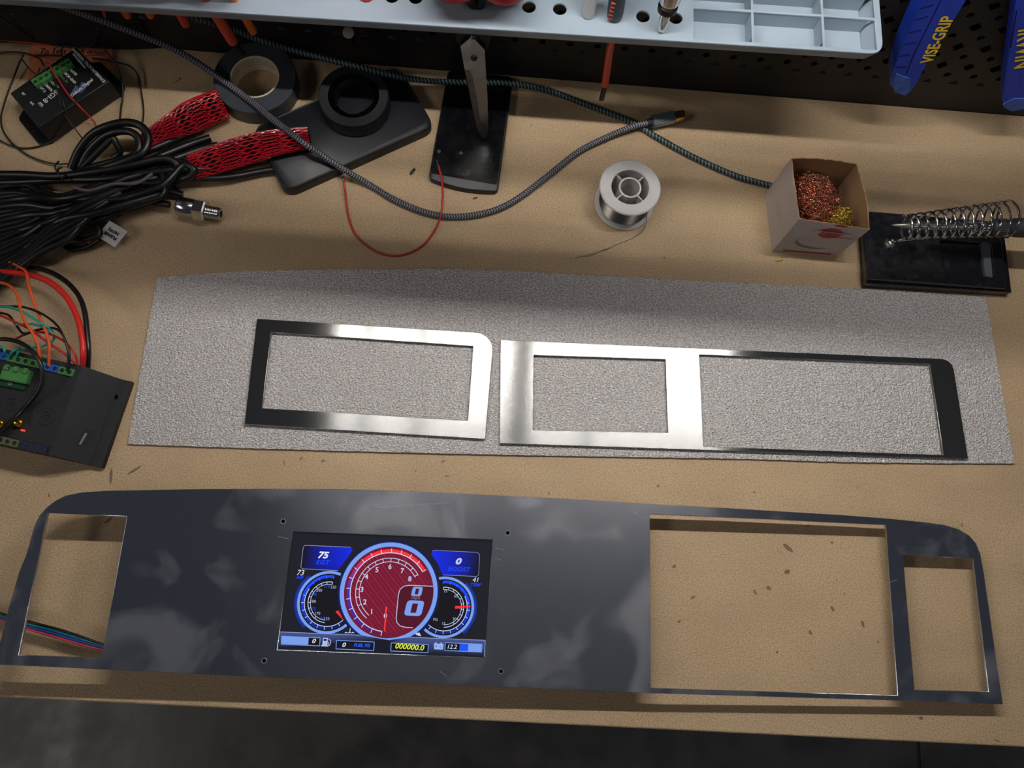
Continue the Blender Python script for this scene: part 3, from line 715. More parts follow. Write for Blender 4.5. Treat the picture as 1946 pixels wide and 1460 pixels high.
# locking pliers on the pegboard: handle shapes in the wall plane, with thickness
def wall_prism(name, px, y0, y1, material, parent, bevel=0.0, smooth=35, extra=()):
    pts = [PY(p, y0) for p in px] + list(extra)
    bm = bmesh.new()
    a = [bm.verts.new((p.x, y0, p.z)) for p in pts]; b = [bm.verts.new((p.x, y1, p.z)) for p in pts]; n = len(pts)
    f = bm.faces.new(a); bm.faces.new(b[::-1])
    for i in range(n): bm.faces.new((a[i], b[i], b[(i + 1) % n], a[(i + 1) % n]))
    if bevel: bmesh.ops.bevel(bm, geom=list(f.edges), offset=bevel, segments=3, affect='EDGES')
    return bm_obj(name, bm, material, parent, smooth)
M_VGW = mat('vise_worn', (64, 96, 176), 0.6, var=0.25, vscale=200)
def pliers(label, outline, tip, grooves, text, ta, tb, size, ext):
    y0, y1 = 0.462, 0.484
    base = PY(outline[len(outline) // 2], 0.475)
    t = thing('locking_pliers', (base.x, 0.475, max(0.0, base.z)), label, 'pliers', 'locking pliers on the pegboard')
    wall_prism('handle_grip', outline, y0, y1, M_VG, t, 0.003)
    wall_prism('grip_end', tip, y0 - 0.0008, y1, M_VGW, t, 0.003)
    for a, b in grooves:
        pa, pb = PY(a, y0 + 0.0003), PY(b, y0 + 0.0003); tube('grip_groove', [pa, pb], 0.0006, mat('groove_blue', (8, 18, 70), 0.9, spec=.1), t, seg=6, raw=True)
    o = PY(ta, y0 - 0.0004); M4 = frame_of(o, PY(tb, y0 - 0.0004), (0, -1, 0))
    lettering('lettering', [(text, 0, 0, size, 0, 0.12, 0.00035, 'CENTER')], M_YEL, t, M4)
    e0, e1 = ext
    tube('jaw', [e0, e0.lerp(e1, .5), e1], lambda q: 0.009 - 0.004 * q, M_STEEL, t, seg=10)
    tube('hook', [e1 + Vector((0, 0.006, 0.004)), e1 + Vector((0, 0.01, 0.0)), Vector((e1.x, YW - 0.001, e1.z))], 0.002, M_DARKSTEEL, t, seg=6)
    return t
o1 = [(1775, -45), (1757, 0), (1741, 30), (1726, 62), (1711, 95), (1699, 130), (1691, 158), (1692, 168), (1700, 176), (1722, 187), (1733, 178), (1745, 152), (1772, 100), (1800, 58), (1836, 0), (1860, -45)]
pliers('locking pliers with a blue handle reading VISE-GRIP beside the tray', o1, [(1699, 132), (1691, 158), (1692, 168), (1700, 176), (1720, 188), (1736, 172), (1738, 164), (1722, 152), (1720, 142)],
       [((1748, 16), (1775, 8)), ((1738, 38), (1764, 30)), ((1727, 62), (1752, 56)), ((1718, 84), (1741, 80)), ((1709, 106), (1731, 103)), ((1701, 128), (1722, 127))] + [((1722, 140), (1740, 95)), ((1740, 95), (1788, 0))],
       'VISE-GRIP', (1781, 78), (1808, 22), 0.0135, (PY((1820, -40), 0.474), PY((1870, -150), 0.474)))
o2 = [(1936, -45), (1931, 0), (1922, 70), (1912, 140), (1906, 190), (1907, 206), (1918, 214), (1946, 208), (1980, 190), (1992, 150), (2000, 60), (2010, -45)]
pliers('locking pliers with a blue handle at the right picture edge', o2, [(1907, 188), (1906, 200), (1908, 210), (1920, 216), (1950, 210), (1980, 192), (1984, 176), (1950, 184), (1925, 192)], [((1920, 90), (1932, 20))],
       'IRWIN', (1947, 92), (1941, 140), 0.019, (PY((1975, -40), 0.474), PY((1985, -150), 0.474)))

# insulated screwdrivers hanging through the tray
def driver(label, a, b, r, mat_, tipto=None, handle=None, lift=.03, hr=.009):
    """a, b: upper and lower end points of the insulated shaft"""
    t = thing('screwdriver', Vector((b.x, b.y, b.z)), label, 'screwdriver', 'insulated tools hanging through the tray')
    d = (b - a).normalized()
    tube('shaft', [a, a.lerp(b, .5), b - d * 0.002, b], lambda q: r if q < .9 else r * .8, mat_, t, seg=12, n=5)
    if tipto is not None:
        bm = bmesh.new(); M4 = axis(b, tipto); L = (tipto - b).length
        box_into(bm, (0, 0, L / 2 - .001), (r * 1.25, r * .7, L + .002), M4); bm_obj('blade_tip', bm, M_DARKSTEEL, t)
    g0 = lift
    if lift: tube('shank', [a + d * .001, a - d * lift], r * .98, mat_, t, seg=12, raw=True)
    hp = [a - d * g0, a - d * (g0 + .004), a - d * (g0 + .012), a - d * (g0 + .06), a - d * (g0 + .09)]
    tube('handle', hp, lambda q: hr * .86 + hr * .14 * min(1, q * 3), handle or mat_, t, seg=14, n=4)
    return t
sd_t = PT((1168, 33), 0.0005); sd_b = PY((1150, 160), sd_t.y - 0.004)
sdr = driver('screwdriver with a red insulated shaft and dark striped handle in the tray', sd_t, sd_b, 0.0033, M_INSUL, PY((1143, 190), sd_t.y - 0.005), mat('handle_green', (38, 46, 46), 0.45), 0.0, .0066)
for k in range(5):
    q = sd_t + Vector((-.0042, -.0048, .004 + .0042 * k)); boxo('stripe', q, (.0034, .0016, .0013), mat('stripe_red', (190, 70, 60), .5), sdr)
for lab, pa, pb, zb, r, m_, tip in (
        ('thick red insulated screwdriver hanging over the grey tape roll', (403, 24), (442, 78), 0.075, .0045, M_INSUL, (461, 102)),
        ('orange insulated tool tip hanging right of the thick red screwdriver', (457, 27), (481, 60), 0.085, .0034, mat('insulation_orange', (226, 112, 34), 0.42), None),
        ('short red insulated tool tip left of the thick red screwdriver', (334, 18), (353, 46), 0.09, .0036, M_INSUL, None),
        ('small orange tool tip under the tray between two red ones', (274, 12), (286, 29), 0.09, .0034, mat('insulation_orange', (226, 112, 34), 0.42), None),
        ('small red tool tip under the tray left of the orange one', (226, 8), (242, 30), 0.09, .0032, M_INSUL, None)):
    b = P(pb, zb); a = P(pa, zt(b.x) - 0.017); a.z = zt(b.x) + 0.0
    driver(lab, a, b, r, m_, P(tip, zb - 0.022) if tip else None)

# scissors standing in the tray
tipz = 0.016; tp = P((922, 262), tipz)
sc_t = thing('scissors', tp, 'scissors with red and black handles standing blade down in the tray', 'scissors')
def blade(name, px, zrange, thick, material, yo=0.0, bevel=0.0004):
    """blade outline measured in the photo, on the plane through the tip and the tray"""
    y_t, z_t = tp.y + yo, tipz; y_b, z_b = 0.4390 + yo, 0.122
    def plane(p):
        # plane containing x axis and the line (y_t,z_t)-(y_b,z_b)
        n = Vector((0, -(z_b - z_t), (y_b - y_t))).normalized(); o = Vector((0, y_t, z_t)); r = Vector([float(q) for q in wray(p)]); c = Vector((0, 0, CAMH))
        t = n.dot(o - c) / n.dot(r); return c + r * t
    pts = [plane(p) for p in px]; nn = Vector((0, (z_b - z_t), -(y_b - y_t))).normalized() * thick
    bm = bmesh.new(); a = [bm.verts.new(p - nn * .0) for p in pts]; b = [bm.verts.new(p + nn) for p in pts]; k = len(pts)
    bm.faces.new(a); bm.faces.new(b[::-1])
    for i in range(k): bm.faces.new((a[i], b[i], b[(i + 1) % k], a[(i + 1) % k]))
    return bm_obj(name, bm, material, sc_t), plane
_, plane = blade('blade', [(897, 69), (875, 88), (882, 128), (890, 165), (900, 215), (908, 248), (918, 263), (925, 260), (928, 250), (926, 180), (923, 130), (921, 95)], None, 0.0016, M_STEEL)
blade('bevel_edge', [(883, 131), (890, 165), (900, 215), (908, 248), (917, 262), (912, 225), (905, 180), (898, 145), (892, 134)], None, -0.0002, mat('ground_steel', (120, 112, 106), 0.5, 1.0, var=0.2, vscale=300))
blade('rear_blade', [(866, 60), (868, 80), (880, 92), (900, 72), (926, 94), (936, 66), (934, 58)], None, 0.0016, M_DARKSTEEL, 0.004)
c = plane((901, 110)); lathe('pivot_screw', [(0, .0012), (.0024, .0012), (.003, .0006), (.003, -.001)], axis(c, c + Vector((0, -1, .1))), M_DARKSTEEL, sc_t, 20)
boxo('screw_slot', (0, 0, .0013), (.0052, .0007, .0003), M_BLACK, sc_t, axis(c, c + Vector((0, -1, .1))))
M_HRED = mat('handle_red', (205, 44, 50), 0.4)
mid = PT((905, 0), 0.012)
for sx, p in ((-1, (862, -44)), (1, (958, -40))):
    c = PT(p, 0.035); ring = []
    for k in range(28):
        a = 2 * math.pi * k / 28; ring.append(c + Vector((0.0195 * math.cos(a), -0.006 * math.sin(a) * 1.6, 0.0 + 0.030 * math.sin(a) * 0.9)))
    tube('handle_loop', ring, 0.0058, M_BLACK, sc_t, seg=10, raw=True, closed=True)
    c = c + Vector((0, -.002, .004))
    tube('handle_pad', [c + Vector((0.0145 * math.cos(2 * math.pi * k / 28), -0.006 - 0.007 * math.sin(2 * math.pi * k / 28), 0.022 * math.sin(2 * math.pi * k / 28))) for k in range(28)], 0.0062, M_HRED, sc_t, seg=10, raw=True, closed=True)
    tube('shank', [c + Vector((-sx * 0.01, 0.0, -0.024)), mid + Vector((sx * .006, 0.004, 0.0)), mid + Vector((0, 0.004, -0.02)), plane((899, 80)) + Vector((0, .003, 0))], 0.0045, M_BLACK, sc_t, seg=10)

# pliers with red grips, left of the scissors
tp2 = PT((660, -8), 0.0)
t = thing('pliers', tp2, 'red-handled pliers standing in the tray left of the scissors', 'pliers')
for sx, p in ((-1, (625, -24)), (1, (695, -16))):
    a = PT(p, 0.004); tube('grip', [a, a + Vector((sx * .006, .004, .03)), a + Vector((sx * .009, .012, .07)), a + Vector((sx * .008, .02, .10))], 0.007, M_HRED, t, seg=12)
    tube('grip_end', [a + Vector((0, 0, -.003)), a + Vector((sx * .001, 0, .008))], 0.0072, M_HRED, t, seg=12, raw=True)
tube('joint', [tp2 + Vector((-.016, .012, -.03)), tp2 + Vector((0, .012, -.006)), tp2 + Vector((.016, .012, -.03))], .0035, M_DARKSTEEL, t, seg=8)

# pens and a punch in the tray
def stick(name, label, cat, p, prof, material, lean=(0, 0, 1), grp='pens in the tray', mats=None):
    a = PT(p, 0.0005); t = thing(name, a, label, cat, grp)
    M4 = axis(a, a + Vector(lean))
    for nm, pr, m_ in prof: lathe(nm, pr, M4, m_, t, 24)
    return t, M4
t, M4 = stick('glue_tube', 'white round tube standing in the tray, emblem on its side', 'tube', (1117, 27), [('body', [(0, 0), (.0052, 0), (.0056, .003), (.0062, .05), (.0062, .09), (0, .09)], M_WHITE)], M_WHITE, (0.0, .1, 1))
lathe('emblem', [(.0022, 0), (.0024, 0), (.0024, .0003), (.0022, .0003)], axis(M4 @ Vector((.0, -.0062, .012)), M4 @ Vector((0, -.02, .014))), M_PBLACK, t, 20, closed=True)
stick('centre_punch', 'chrome centre punch standing tip down in front of the tray holes', 'punch', (1256, 60), [('tip', [(0.0, 0.0), (0.00286, 0.00156), (0.0039, 0.0052), (0.00416, 0.0182), (0.0039, 0.0195)], M_CHROME), ('collar', [(0.0039, 0.01885), (0.00728, 0.0195), (0.0078, 0.02145), (0.0078, 0.0247), (0.00676, 0.026)], M_DARKSTEEL),
      ('body', [(0.00676, 0.02574), (0.00806, 0.0286), (0.00858, 0.065), (0.00858, 0.117), (0.0, 0.117)], M_CHROME)], None, (0.0, .18, 1))

# peg with a round head on the wall
hp = PY((662, 62), 0.470)
t = thing('peg_hook', hp, 'small metal peg hook with a round head on the pegboard', 'hook')
lathe('head', [(0, .0014), (.0048, .0010), (.0052, 0), (.0048, -.001), (0, -.001)], axis(hp, hp + Vector((0, -.5, .9))), mat('aged_brass', (176, 166, 150), 0.45, 0.6), t, 24)
tube('stem', [hp, hp + Vector((0.0005, 0.002, -.014)), hp + Vector((0.001, .006, -.018)), Vector((hp.x + .001, YW - .0005, hp.z - .019))], .0011, M_DARKSTEEL, t, seg=8)
tube('clip', [hp + Vector((.009, .008, .004)), hp + Vector((.011, .008, -.016)), hp + Vector((.009, .012, -.02)), Vector((hp.x + .008, YW - .0005, hp.z - .01))], .0012, M_BLACK, t, seg=6)

# dark cloth bag behind the tach box
def bag():
    bm = bmesh.new(); n, m_ = 40, 18; x0, x1 = -0.62, -0.335; g_ = []
    for j in range(m_):
        t = j / (m_ - 1); row = []
        for i in range(n):
            s = i / (n - 1); x = x0 + (x1 - x0) * s
            bulge = math.sin(math.pi * min(1, max(0, t * .9 + .08))) * (1 - max(0, (s - .75) / .25) ** 2 * .9)
            y = YW - 0.0015 - 0.024 * bulge - 0.006 * bulge * noise.noise((x * 22, t * 5, 1)) - 0.004 * bulge * noise.noise((x * 60, t * 11, 5))
            row.append(bm.verts.new((x, y, 0.0005 + 0.105 * t + 0.006 * noise.noise((x * 14, 2, t)) * (t > .1))))
        g_.append(row)
    for j in range(m_ - 1):
        for i in range(n - 1): bm.faces.new((g_[j][i], g_[j][i + 1], g_[j + 1][i + 1], g_[j + 1][i]))
    edge = [g_[0][i] for i in range(n)] + [g_[j][-1] for j in range(1, m_)] + [g_[-1][i] for i in range(n - 2, -1, -1)] + [g_[j][0] for j in range(m_ - 2, 0, -1)]
    lo = [bm.verts.new((v.co.x, YW - 0.0003, v.co.z)) for v in edge]
    for k in range(len(edge)): bm.faces.new((edge[k], edge[(k + 1) % len(edge)], lo[(k + 1) % len(edge)], lo[k]))
    return bm_obj('cloth_bag', bm, mat('bag_cloth', (34, 24, 26), 0.8, var=0.2, vscale=120, bump=0.3, bscale=700), None, 70)
bg = tag(bag(), 'dark brown cloth bag slumped against the pegboard', 'bag')
tube('piping', [(-0.60, .4755, .018), (-0.52, .4765, .020), (-0.46, .476, .018), (-0.425, .482, .008)], .0012, M_INSUL, bg, seg=6)
tube('seam', [(-0.46, .468, .09), (-0.44, .4665, .06), (-0.43, .4705, .03)], .0008, M_BLACK, bg, seg=6)

# ================================================================== THINGS ON THE BENCH
# solder spool
sp = Vector((0.1226, 0.3643, 0)); t = thing('solder_spool', sp, 'white plastic spool of solder wire standing on the bench', 'spool')
T4 = Matrix.Translation(sp); HS = 0.032; RS = 0.028
lathe('flange', [(.018, 0), (RS - .001, 0), (RS, .0008), (RS, .002), (RS - .001, .0028), (.018, .0028)], T4, M_WHITE, t, 48, closed=True)
lathe('flange', [(.018, HS - .0028), (RS - .001, HS - .0028), (RS, HS - .002), (RS, HS - .0008), (RS - .001, HS), (.018, HS)], T4, M_WHITE, t, 48, closed=True)
lathe('core', [(.0173, 0.0005), (.0190, 0.0005), (.0190, HS - .0005), (.0173, HS - .0005)], T4, M_WHITE, t, 40, closed=True)
lathe('hub', [(.0088, 0.001), (.0104, 0.001), (.0104, HS - .001), (.0088, HS - .001)], T4, M_WHITE, t, 32, closed=True)
for k in range(4):
    boxo('spoke', (.0139, 0, HS / 2), (.0080, .0011, HS - .004), M_WHITE, t, T4 @ Matrix.Rotation(math.radians(45 + 90 * k), 4, 'Z'))
pts = []
for k in range(22 * 24):
    a = 2 * math.pi * k / 24; q = k / 24; lay = q % 11 if int(q / 11) % 2 == 0 else 11 - q % 11
    pts.append(sp + Vector(((.0222 + .001 * int(q / 11)) * math.cos(a), (.0222 + .001 * int(q / 11)) * math.sin(a), .004 + lay * .0021)))
M_SOLDER = mat('solder', (178, 170, 160), 0.28, 1.0)
tube('winding', pts, .0011, M_SOLDER, t, seg=5, raw=True)
tube('wire_tail', [sp + Vector((.021, -.012, .006))] + pxpath([(1226, 432), (1215, 443), (1200, 452), (1175, 463), (1150, 475), (1120, 483), (1092, 490)], [.006, .003, .001, .0006, .0006, .0006, .0006]), .00045, M_SOLDER, t, seg=6)
tube('wire_tail', pxpath([(1168, 466), (1148, 474), (1122, 486), (1098, 488)], .0008), .0004, M_SOLDER, t, seg=6)

# cardboard box of tip cleaning wool
bx_ = [P((1467, 478)), P((1590, 487)), None, P((1453, 371))]
bx_[2] = bx_[3] + (bx_[1] - bx_[0]) * 1.02
tp_ = [P((1519, 416), .064), P((1653, 436), .058), P((1628, 311), .062), P((1504, 300), .066)]
base = sum(bx_, Vector()) / 4
t = thing('cardboard_box', base, 'small torn-open white cardboard box beside the soldering iron stand', 'box')
M_CARD = mat('white_card', (190, 178, 172), 0.55, var=0.04, vscale=40); M_KRAFT = mat('kraft_inside', (150, 116, 82), 0.8, var=0.1, vscale=60)
tear = {}
def wall_(name, i, j, bulge):
    """one side of the box: outside white, inside kraft, torn rim"""
    a0, a1, b0, b1 = bx_[i], bx_[j], tp_[i], tp_[j]; n, m_ = 28, 6
    out = ((a1 - a0).cross(Vector((0, 0, 1)))).normalized()
    bm = bmesh.new(); fo_, fi_ = [], []
    for r in range(m_ + 1):
        v = r / m_; ro, ri = [], []
        for k in range(n + 1):
            u = k / n; p = a0.lerp(a1, u).lerp(b0.lerp(b1, u), v)
            p = p + out * bulge * math.sin(math.pi * u) * v
            if r == m_ and 0 < k < n: p.z += 0.0016 * noise.noise((u * 14 + i * 7, i, 0)) - .0005
            ro.append(bm.verts.new(p)); ri.append(bm.verts.new(p - out * 0.0008))
        fo_.append(ro); fi_.append(ri)
    for r in range(m_):
        for k in range(n):
            bm.faces.new((fo_[r][k], fo_[r][k + 1], fo_[r + 1][k + 1], fo_[r + 1][k])).material_index = 0
            bm.faces.new((fi_[r][k], fi_[r + 1][k], fi_[r + 1][k + 1], fi_[r][k + 1])).material_index = 1
    for k in range(n):
        bm.faces.new((fo_[m_][k], fo_[m_][k + 1], fi_[m_][k + 1], fi_[m_][k])).material_index = 1
        bm.faces.new((fo_[0][k + 1], fo_[0][k], fi_[0][k], fi_[0][k + 1])).material_index = 0
    bm.normal_update()
    me = D.meshes.new(name); bm.to_mesh(me); bm.free()
    o = newobj(name, me, None, t); me.materials.append(M_CARD); me.materials.append(M_KRAFT)
    return lambda u, v, d=0.0003: a0.lerp(a1, u).lerp(b0.lerp(b1, u), v) + out * (bulge * math.sin(math.pi * u) * v + d)
front = wall_('front_side', 0, 1, 0.0); left = wall_('left_side', 3, 0, 0.0005); wall_('right_side', 1, 2, 0.0030); wall_('back_side', 2, 3, 0.0022)
prism('bottom', [Vector((p.x, p.y)) for p in bx_], 0.0002, 0.001, M_CARD, t)
# print on the front: red disc, banner, grey swoosh
def on(fn, items): return [fn(u, v) for u, v in items]
def patch(name, fn, pts, material, d):
    bm = bmesh.new(); bm.faces.new([bm.verts.new(fn(u, v, d)) for u, v in pts]); return bm_obj(name, bm, material, t)
M_PRED = mat('print_red', (178, 40, 42), 0.5); M_PGREY = mat('print_grey', (128, 120, 116), 0.6)
patch('red_disc', front, [(.56 + .17 * math.cos(k * math.pi / 16), .73 + .15 * math.sin(k * math.pi / 16)) for k in range(32)], M_PRED, .0004)
patch('red_disc', front, [(.60 + .10 * math.cos(k * math.pi / 8), .985 + .035 * math.sin(k * math.pi / 8)) for k in range(16)], M_PRED, .0005)
patch('banner', front, [(.30, .70), (.82, .70), (.85, .79), (.33, .79)], M_CARD, .0008)
patch('banner_line', front, [(.55, .64), (.93, .64), (.93, .66), (.56, .66)], M_PRED, .0009)
M4 = frame_of(front(.575, .745, .0012), front(.9, .745, .0012), (front(.5, .5) - front(.5, .5, -.002)))
lettering('lettering', [('Kester', 0, 0, .0075, 0, .2, .00025)], M_PRED, t, M4)
sw = [(.20 + .33 * (1 - math.cos(a)), .40 - .20 * math.sin(a) + .0 * a) for a in np.linspace(-.9, 2.4, 22)]
sw2 = [(u + .02, v + .05 * math.sin(math.pi * k / 21)) for k, (u, v) in enumerate(sw)]
for k in range(21): patch('swoosh', front, [sw[k], sw[k + 1], sw2[k + 1], sw2[k]], M_PGREY, .0004) if k % 1 == 0 else None
patch('footer_line', front, [(.14, .045), (.88, .045), (.88, .085), (.14, .085)], M_PRED, .0004)
M4 = frame_of(left(.55, .45), left(.55, .2), (left(.5, .5) - left(.5, .5, -.002)))
M4 = frame_of(left(.5, .45), left(.75, .45), (left(.5, .5) - left(.5, .5, -.002)))
lettering('stamp', [('12 AUG 2014', 0, 0, .0042, 0), ('LOT 0736', 0, -.005, .0042, 0)], mat('stamp_grey', (150, 140, 135), .7), t, M4)

def wool(name, label, mat_, cx_, cy_, rx, ry, z0, z1, n, wr, grp):
    bm = bmesh.new(); rnd = random.Random(name)
    for k in range(n):
        while True:
            a, b = rnd.uniform(-1, 1), rnd.uniform(-1, 1)
            if a * a + b * b < 1: break
        dome = math.sqrt(max(0, 1 - .75 * (a * a + b * b)))
        p = Vector((cx_ + a * rx, cy_ + b * ry, z0 + (z1 - z0) * dome * rnd.uniform(.72, 1)))
        d = Vector((rnd.gauss(0, 1), rnd.gauss(0, 1), rnd.gauss(0, .45))).normalized(); u = d.orthogonal().normalized(); v = d.cross(u)
        r = rnd.uniform(.0011, .0021); L = rnd.uniform(.006, .014); turns = rnd.uniform(2.5, 5); m_ = int(turns * 8); ph = rnd.random() * 6
        pts = [p + d * (L * (q / m_ - .5)) + (u * math.cos(ph + 2 * math.pi * turns * q / m_) + v * math.sin(ph + 2 * math.pi * turns * q / m_)) * r for q in range(m_)]
        if any(abs(v_.x - bc.x) > .0278 or abs(v_.y - bc.y) > .0285 for v_ in pts): continue
        tube_into(bm, pts, wr, 4, cap=False)
    if n > 500: bmc = bmesh.ops.create_uvsphere(bm, u_segments=20, v_segments=10, radius=1)
    for v in (bmc['verts'] if n > 500 else ()): v.co = Vector((cx_ + v.co.x * rx * .75, cy_ + v.co.y * ry * .75, (z0 * .5 + .004) + (v.co.z + 1) * .5 * (z1 * .58 - z0 * .5)))
    me = D.meshes.new(name); bm.to_mesh(me); bm.free()
    for pl_ in me.polygons: pl_.use_smooth = True
    return tag(newobj(name, me, mat_), label, 'metal wool', grp)
bc = sum(tp_, Vector()) / 4
wool('copper_wool', 'ball of curly copper wool filling the torn box', mat('copper_curl', (202, 138, 110), 0.2, 1.0), bc.x - .0075, bc.y + .0, .0225, .0265, .02, .062, 1700, .00045, 'curly metal wool')
wool('brass_wool', 'small tuft of yellow brass wool in the box corner', mat('brass_curl', (222, 194, 96), 0.22, 1.0), bc.x + .0150, bc.y - .0175, .0085, .0080, .03, .058, 300, .00045, 'curly metal wool')

# soldering iron stand
SZ = 0.016
stq = [P(p, SZ) for p in ((1638, 402), (1898, 422), (1914, 548), (1649, 530))]
c = sum(stq, Vector()) / 4; t = thing('soldering_stand', Vector((c.x, c.y, 0)), 'black soldering iron stand with a coiled wire holder', 'stand')
M_STAND = mat('stand_black', (26, 27, 31), 0.22, var=0.3, vscale=120, rvar=0.1)
# base with a sponge recess: outer slab plus raised rim plate with opening
rec = [P(p, SZ) for p in ((1785, 455), (1884, 462), (1889, 528), (1793, 518))]
me = plate_mesh([rounded([q for q in stq], .002), rounded(rec, .004)], 0.006, 0.0005); me.transform(Matrix.Translation((0, 0, SZ - 0.006))); newobj('base_top', me, M_STAND, t)
lo = [P(p, 0.0) for p in ((1630, 410), (1893, 432), (1909, 563), (1637, 547))]
bm = bmesh.new(); prism_into(bm, [Vector(q[:2]) for q in lo], 0.0, SZ - 0.0062); bm_obj('base', bm, M_STAND, t)
prism('sponge_tray', rounded([q.lerp(sum(rec, Vector()) / 4, .12) for q in rec], .003), SZ - .0061, SZ - .0045, M_STAND, t)
prism('recess_edge', [Vector(q[:2]) for q in (P((1868, 461), SZ), P((1883, 462), SZ), P((1888, 527), SZ), P((1874, 524), SZ))], SZ - .0062, SZ - .0012, mat('recess_grey', (84, 88, 96), .35), t)
# coil holder
ZA = 0.050
ax0, ax1 = P((1712, 427), ZA), P((1926, 421), ZA + 0.002)
dirx = (ax1 - ax0).normalized(); dz_ = Vector((0, 0, 1)); dy_ = dz_.cross(dirx).normalized()
turns = 13; pts = []
for k in range(turns * 20 + 1):
    q = k / (turns * 20); a = 2 * math.pi * k / 20
    s = q if .06 < q < .94 else (.06 * (q / .06) ** 1.0 * .45 + .033 if q <= .06 else .967 - .06 * ((1 - q) / .06) * .45)
    rr = .0104 + .0062 * q
    pts.append(ax0.lerp(ax1, s) + dy_ * rr * math.cos(a) + dz_ * rr * math.sin(a) + Vector((0, .006 * q - .0028, .0)))
tube('coil', pts, .00105, M_CHROME, t, seg=6, raw=True)
bolt = P((1690, 464), SZ)
rodp = [Vector((bolt.x, bolt.y, SZ - .001)), bolt + Vector((.001, .001, .008)), P((1702, 458), SZ + .014), P((1716, 456), ZA - .012), P((1780, 452), ZA - .0145), P((1880, 450), ZA - .016)]
tube('support_rod', rodp, .0014, M_CHROME, t, seg=8)
lathe('bolt', [(.0052, -.0005), (.0052, .001), (.0034, .0012), (.0034, .005), (.0022, .006), (0, .006)], Matrix.Translation(bolt), M_STEEL, t, 6, smooth=20)
for p in ((1740, 471),): lathe('rivet_hole', [(.0015, .0002), (0, .0002)], Matrix.Translation(P(p, SZ)), M_PBLACK, t, 12)

# soldering iron in the coil
ia, ib = P((1694, 428), ZA), P((1990, 434), ZA + .006); di = (ib - ia).normalized(); M4 = axis(ia, ib)
t = thing('soldering_iron', ia, 'soldering iron with a pointed steel barrel resting in the coil', 'soldering iron')
def ipos(px_): return (P((px_, 428), ZA) - ia).length
lathe('tip', [(0, 0), (.0006, .001), (.0026, .012), (.0026, .016)], M4, M_STEEL, t, 20)
lathe('barrel', [(.0026, .0155), (.0036, .016), (.0036, ipos(1800)), (.0030, ipos(1801)), (.0030, ipos(1840))], M4, M_STEEL, t, 24)
lathe('collar', [(.003, ipos(1838)), (.0058, ipos(1839)), (.0058, ipos(1859)), (.004, ipos(1860)), (.004, ipos(1878))], M4, M_CHROME, t, 28)
for k in range(20):
    a = 2 * math.pi * k / 20; boxo('knurl', (.0058 * math.cos(a), .0058 * math.sin(a), (ipos(1840) + ipos(1858)) / 2), (.0008, .0008, ipos(1858) - ipos(1840)), M_CHROME, t, M4)
M_IRON = mat('iron_handle', (44, 42, 46), .5)
lathe('nut', [(.004, ipos(1876)), (.0068, ipos(1878)), (.0072, ipos(1882)), (.0072, ipos(1905)), (.0064, ipos(1908)), (.0064, ipos(1915))], M4, M_IRON, t, 30)
for k in range(22):
    a = 2 * math.pi * k / 22; boxo('nut_rib', (.0073 * math.cos(a), .0073 * math.sin(a), (ipos(1884) + ipos(1903)) / 2), (.0007, .0007, ipos(1903) - ipos(1884)), M_IRON, t, M4)
lathe('handle', [(.0064, ipos(1914)), (.0082, ipos(1917)), (.0086, ipos(1925)), (.0086, ipos(1990)), (.0095, ipos(2060)), (.0085, ipos(2160)), (0, ipos(2165))], M4, M_IRON, t, 30)

# phone with bare black glass
ph = [P(p, .0088) for p in ((851, 130), (976, 143), (946, 362), (813, 341))]
c = sum(ph, Vector()) / 4; t = thing('phone', Vector((c.x, c.y, 0)), 'black glass smartphone lying under the scissors', 'phone')
u_ = (ph[2] - ph[3]); v_ = (ph[0] - ph[3])
def phx(a, b): q = ph[3].lerp(ph[2], a).lerp(ph[0].lerp(ph[1], a), b); return Vector((q.x, q.y))
outl_ = rounded([phx(0, 0.02), phx(.5, -.035), phx(1, 0.0), phx(1, 1), phx(0, 1)], [.005, .02, .005, .006, .006])
prism('body', outl_, 0.0, .0074, M_BLACK, t, .0016)
ins = rounded([phx(.025, .06), phx(.975, .05), phx(.975, .985), phx(.025, .985)], .003)
prism('screen_glass', ins, .0072, .0080, M_GLASS, t)
M_KEY = mat('key_grey', (66, 70, 82), .5)
for p in ((834, 288), (876, 291), (918, 295)): lathe('touch_key', [(0, .0002), (.0018, .0002), (.0018, 0)], Matrix.Translation((*P(p, .0080)[:2], .0080)), M_KEY, t, 14)
M4 = frame_of(Vector((*P((882, 331), .008)[:2], .0078)), Vector((*P((900, 333), .008)[:2], .0078)), (0, 0, 1))
M4 = Matrix.Translation((0, 0, .0004)) @ M4
lettering('lettering', [('LG', .0015, 0, .0042, 0, 0, .0001)], M_KEY, t, M4)
lathe('logo_ring', [(.0014, .0001), (.0017, .0001), (.0017, .0003), (.0014, .0003)], M4 @ Matrix.Translation((-.0032, 0, 0)), M_KEY, t, 16, closed=True)

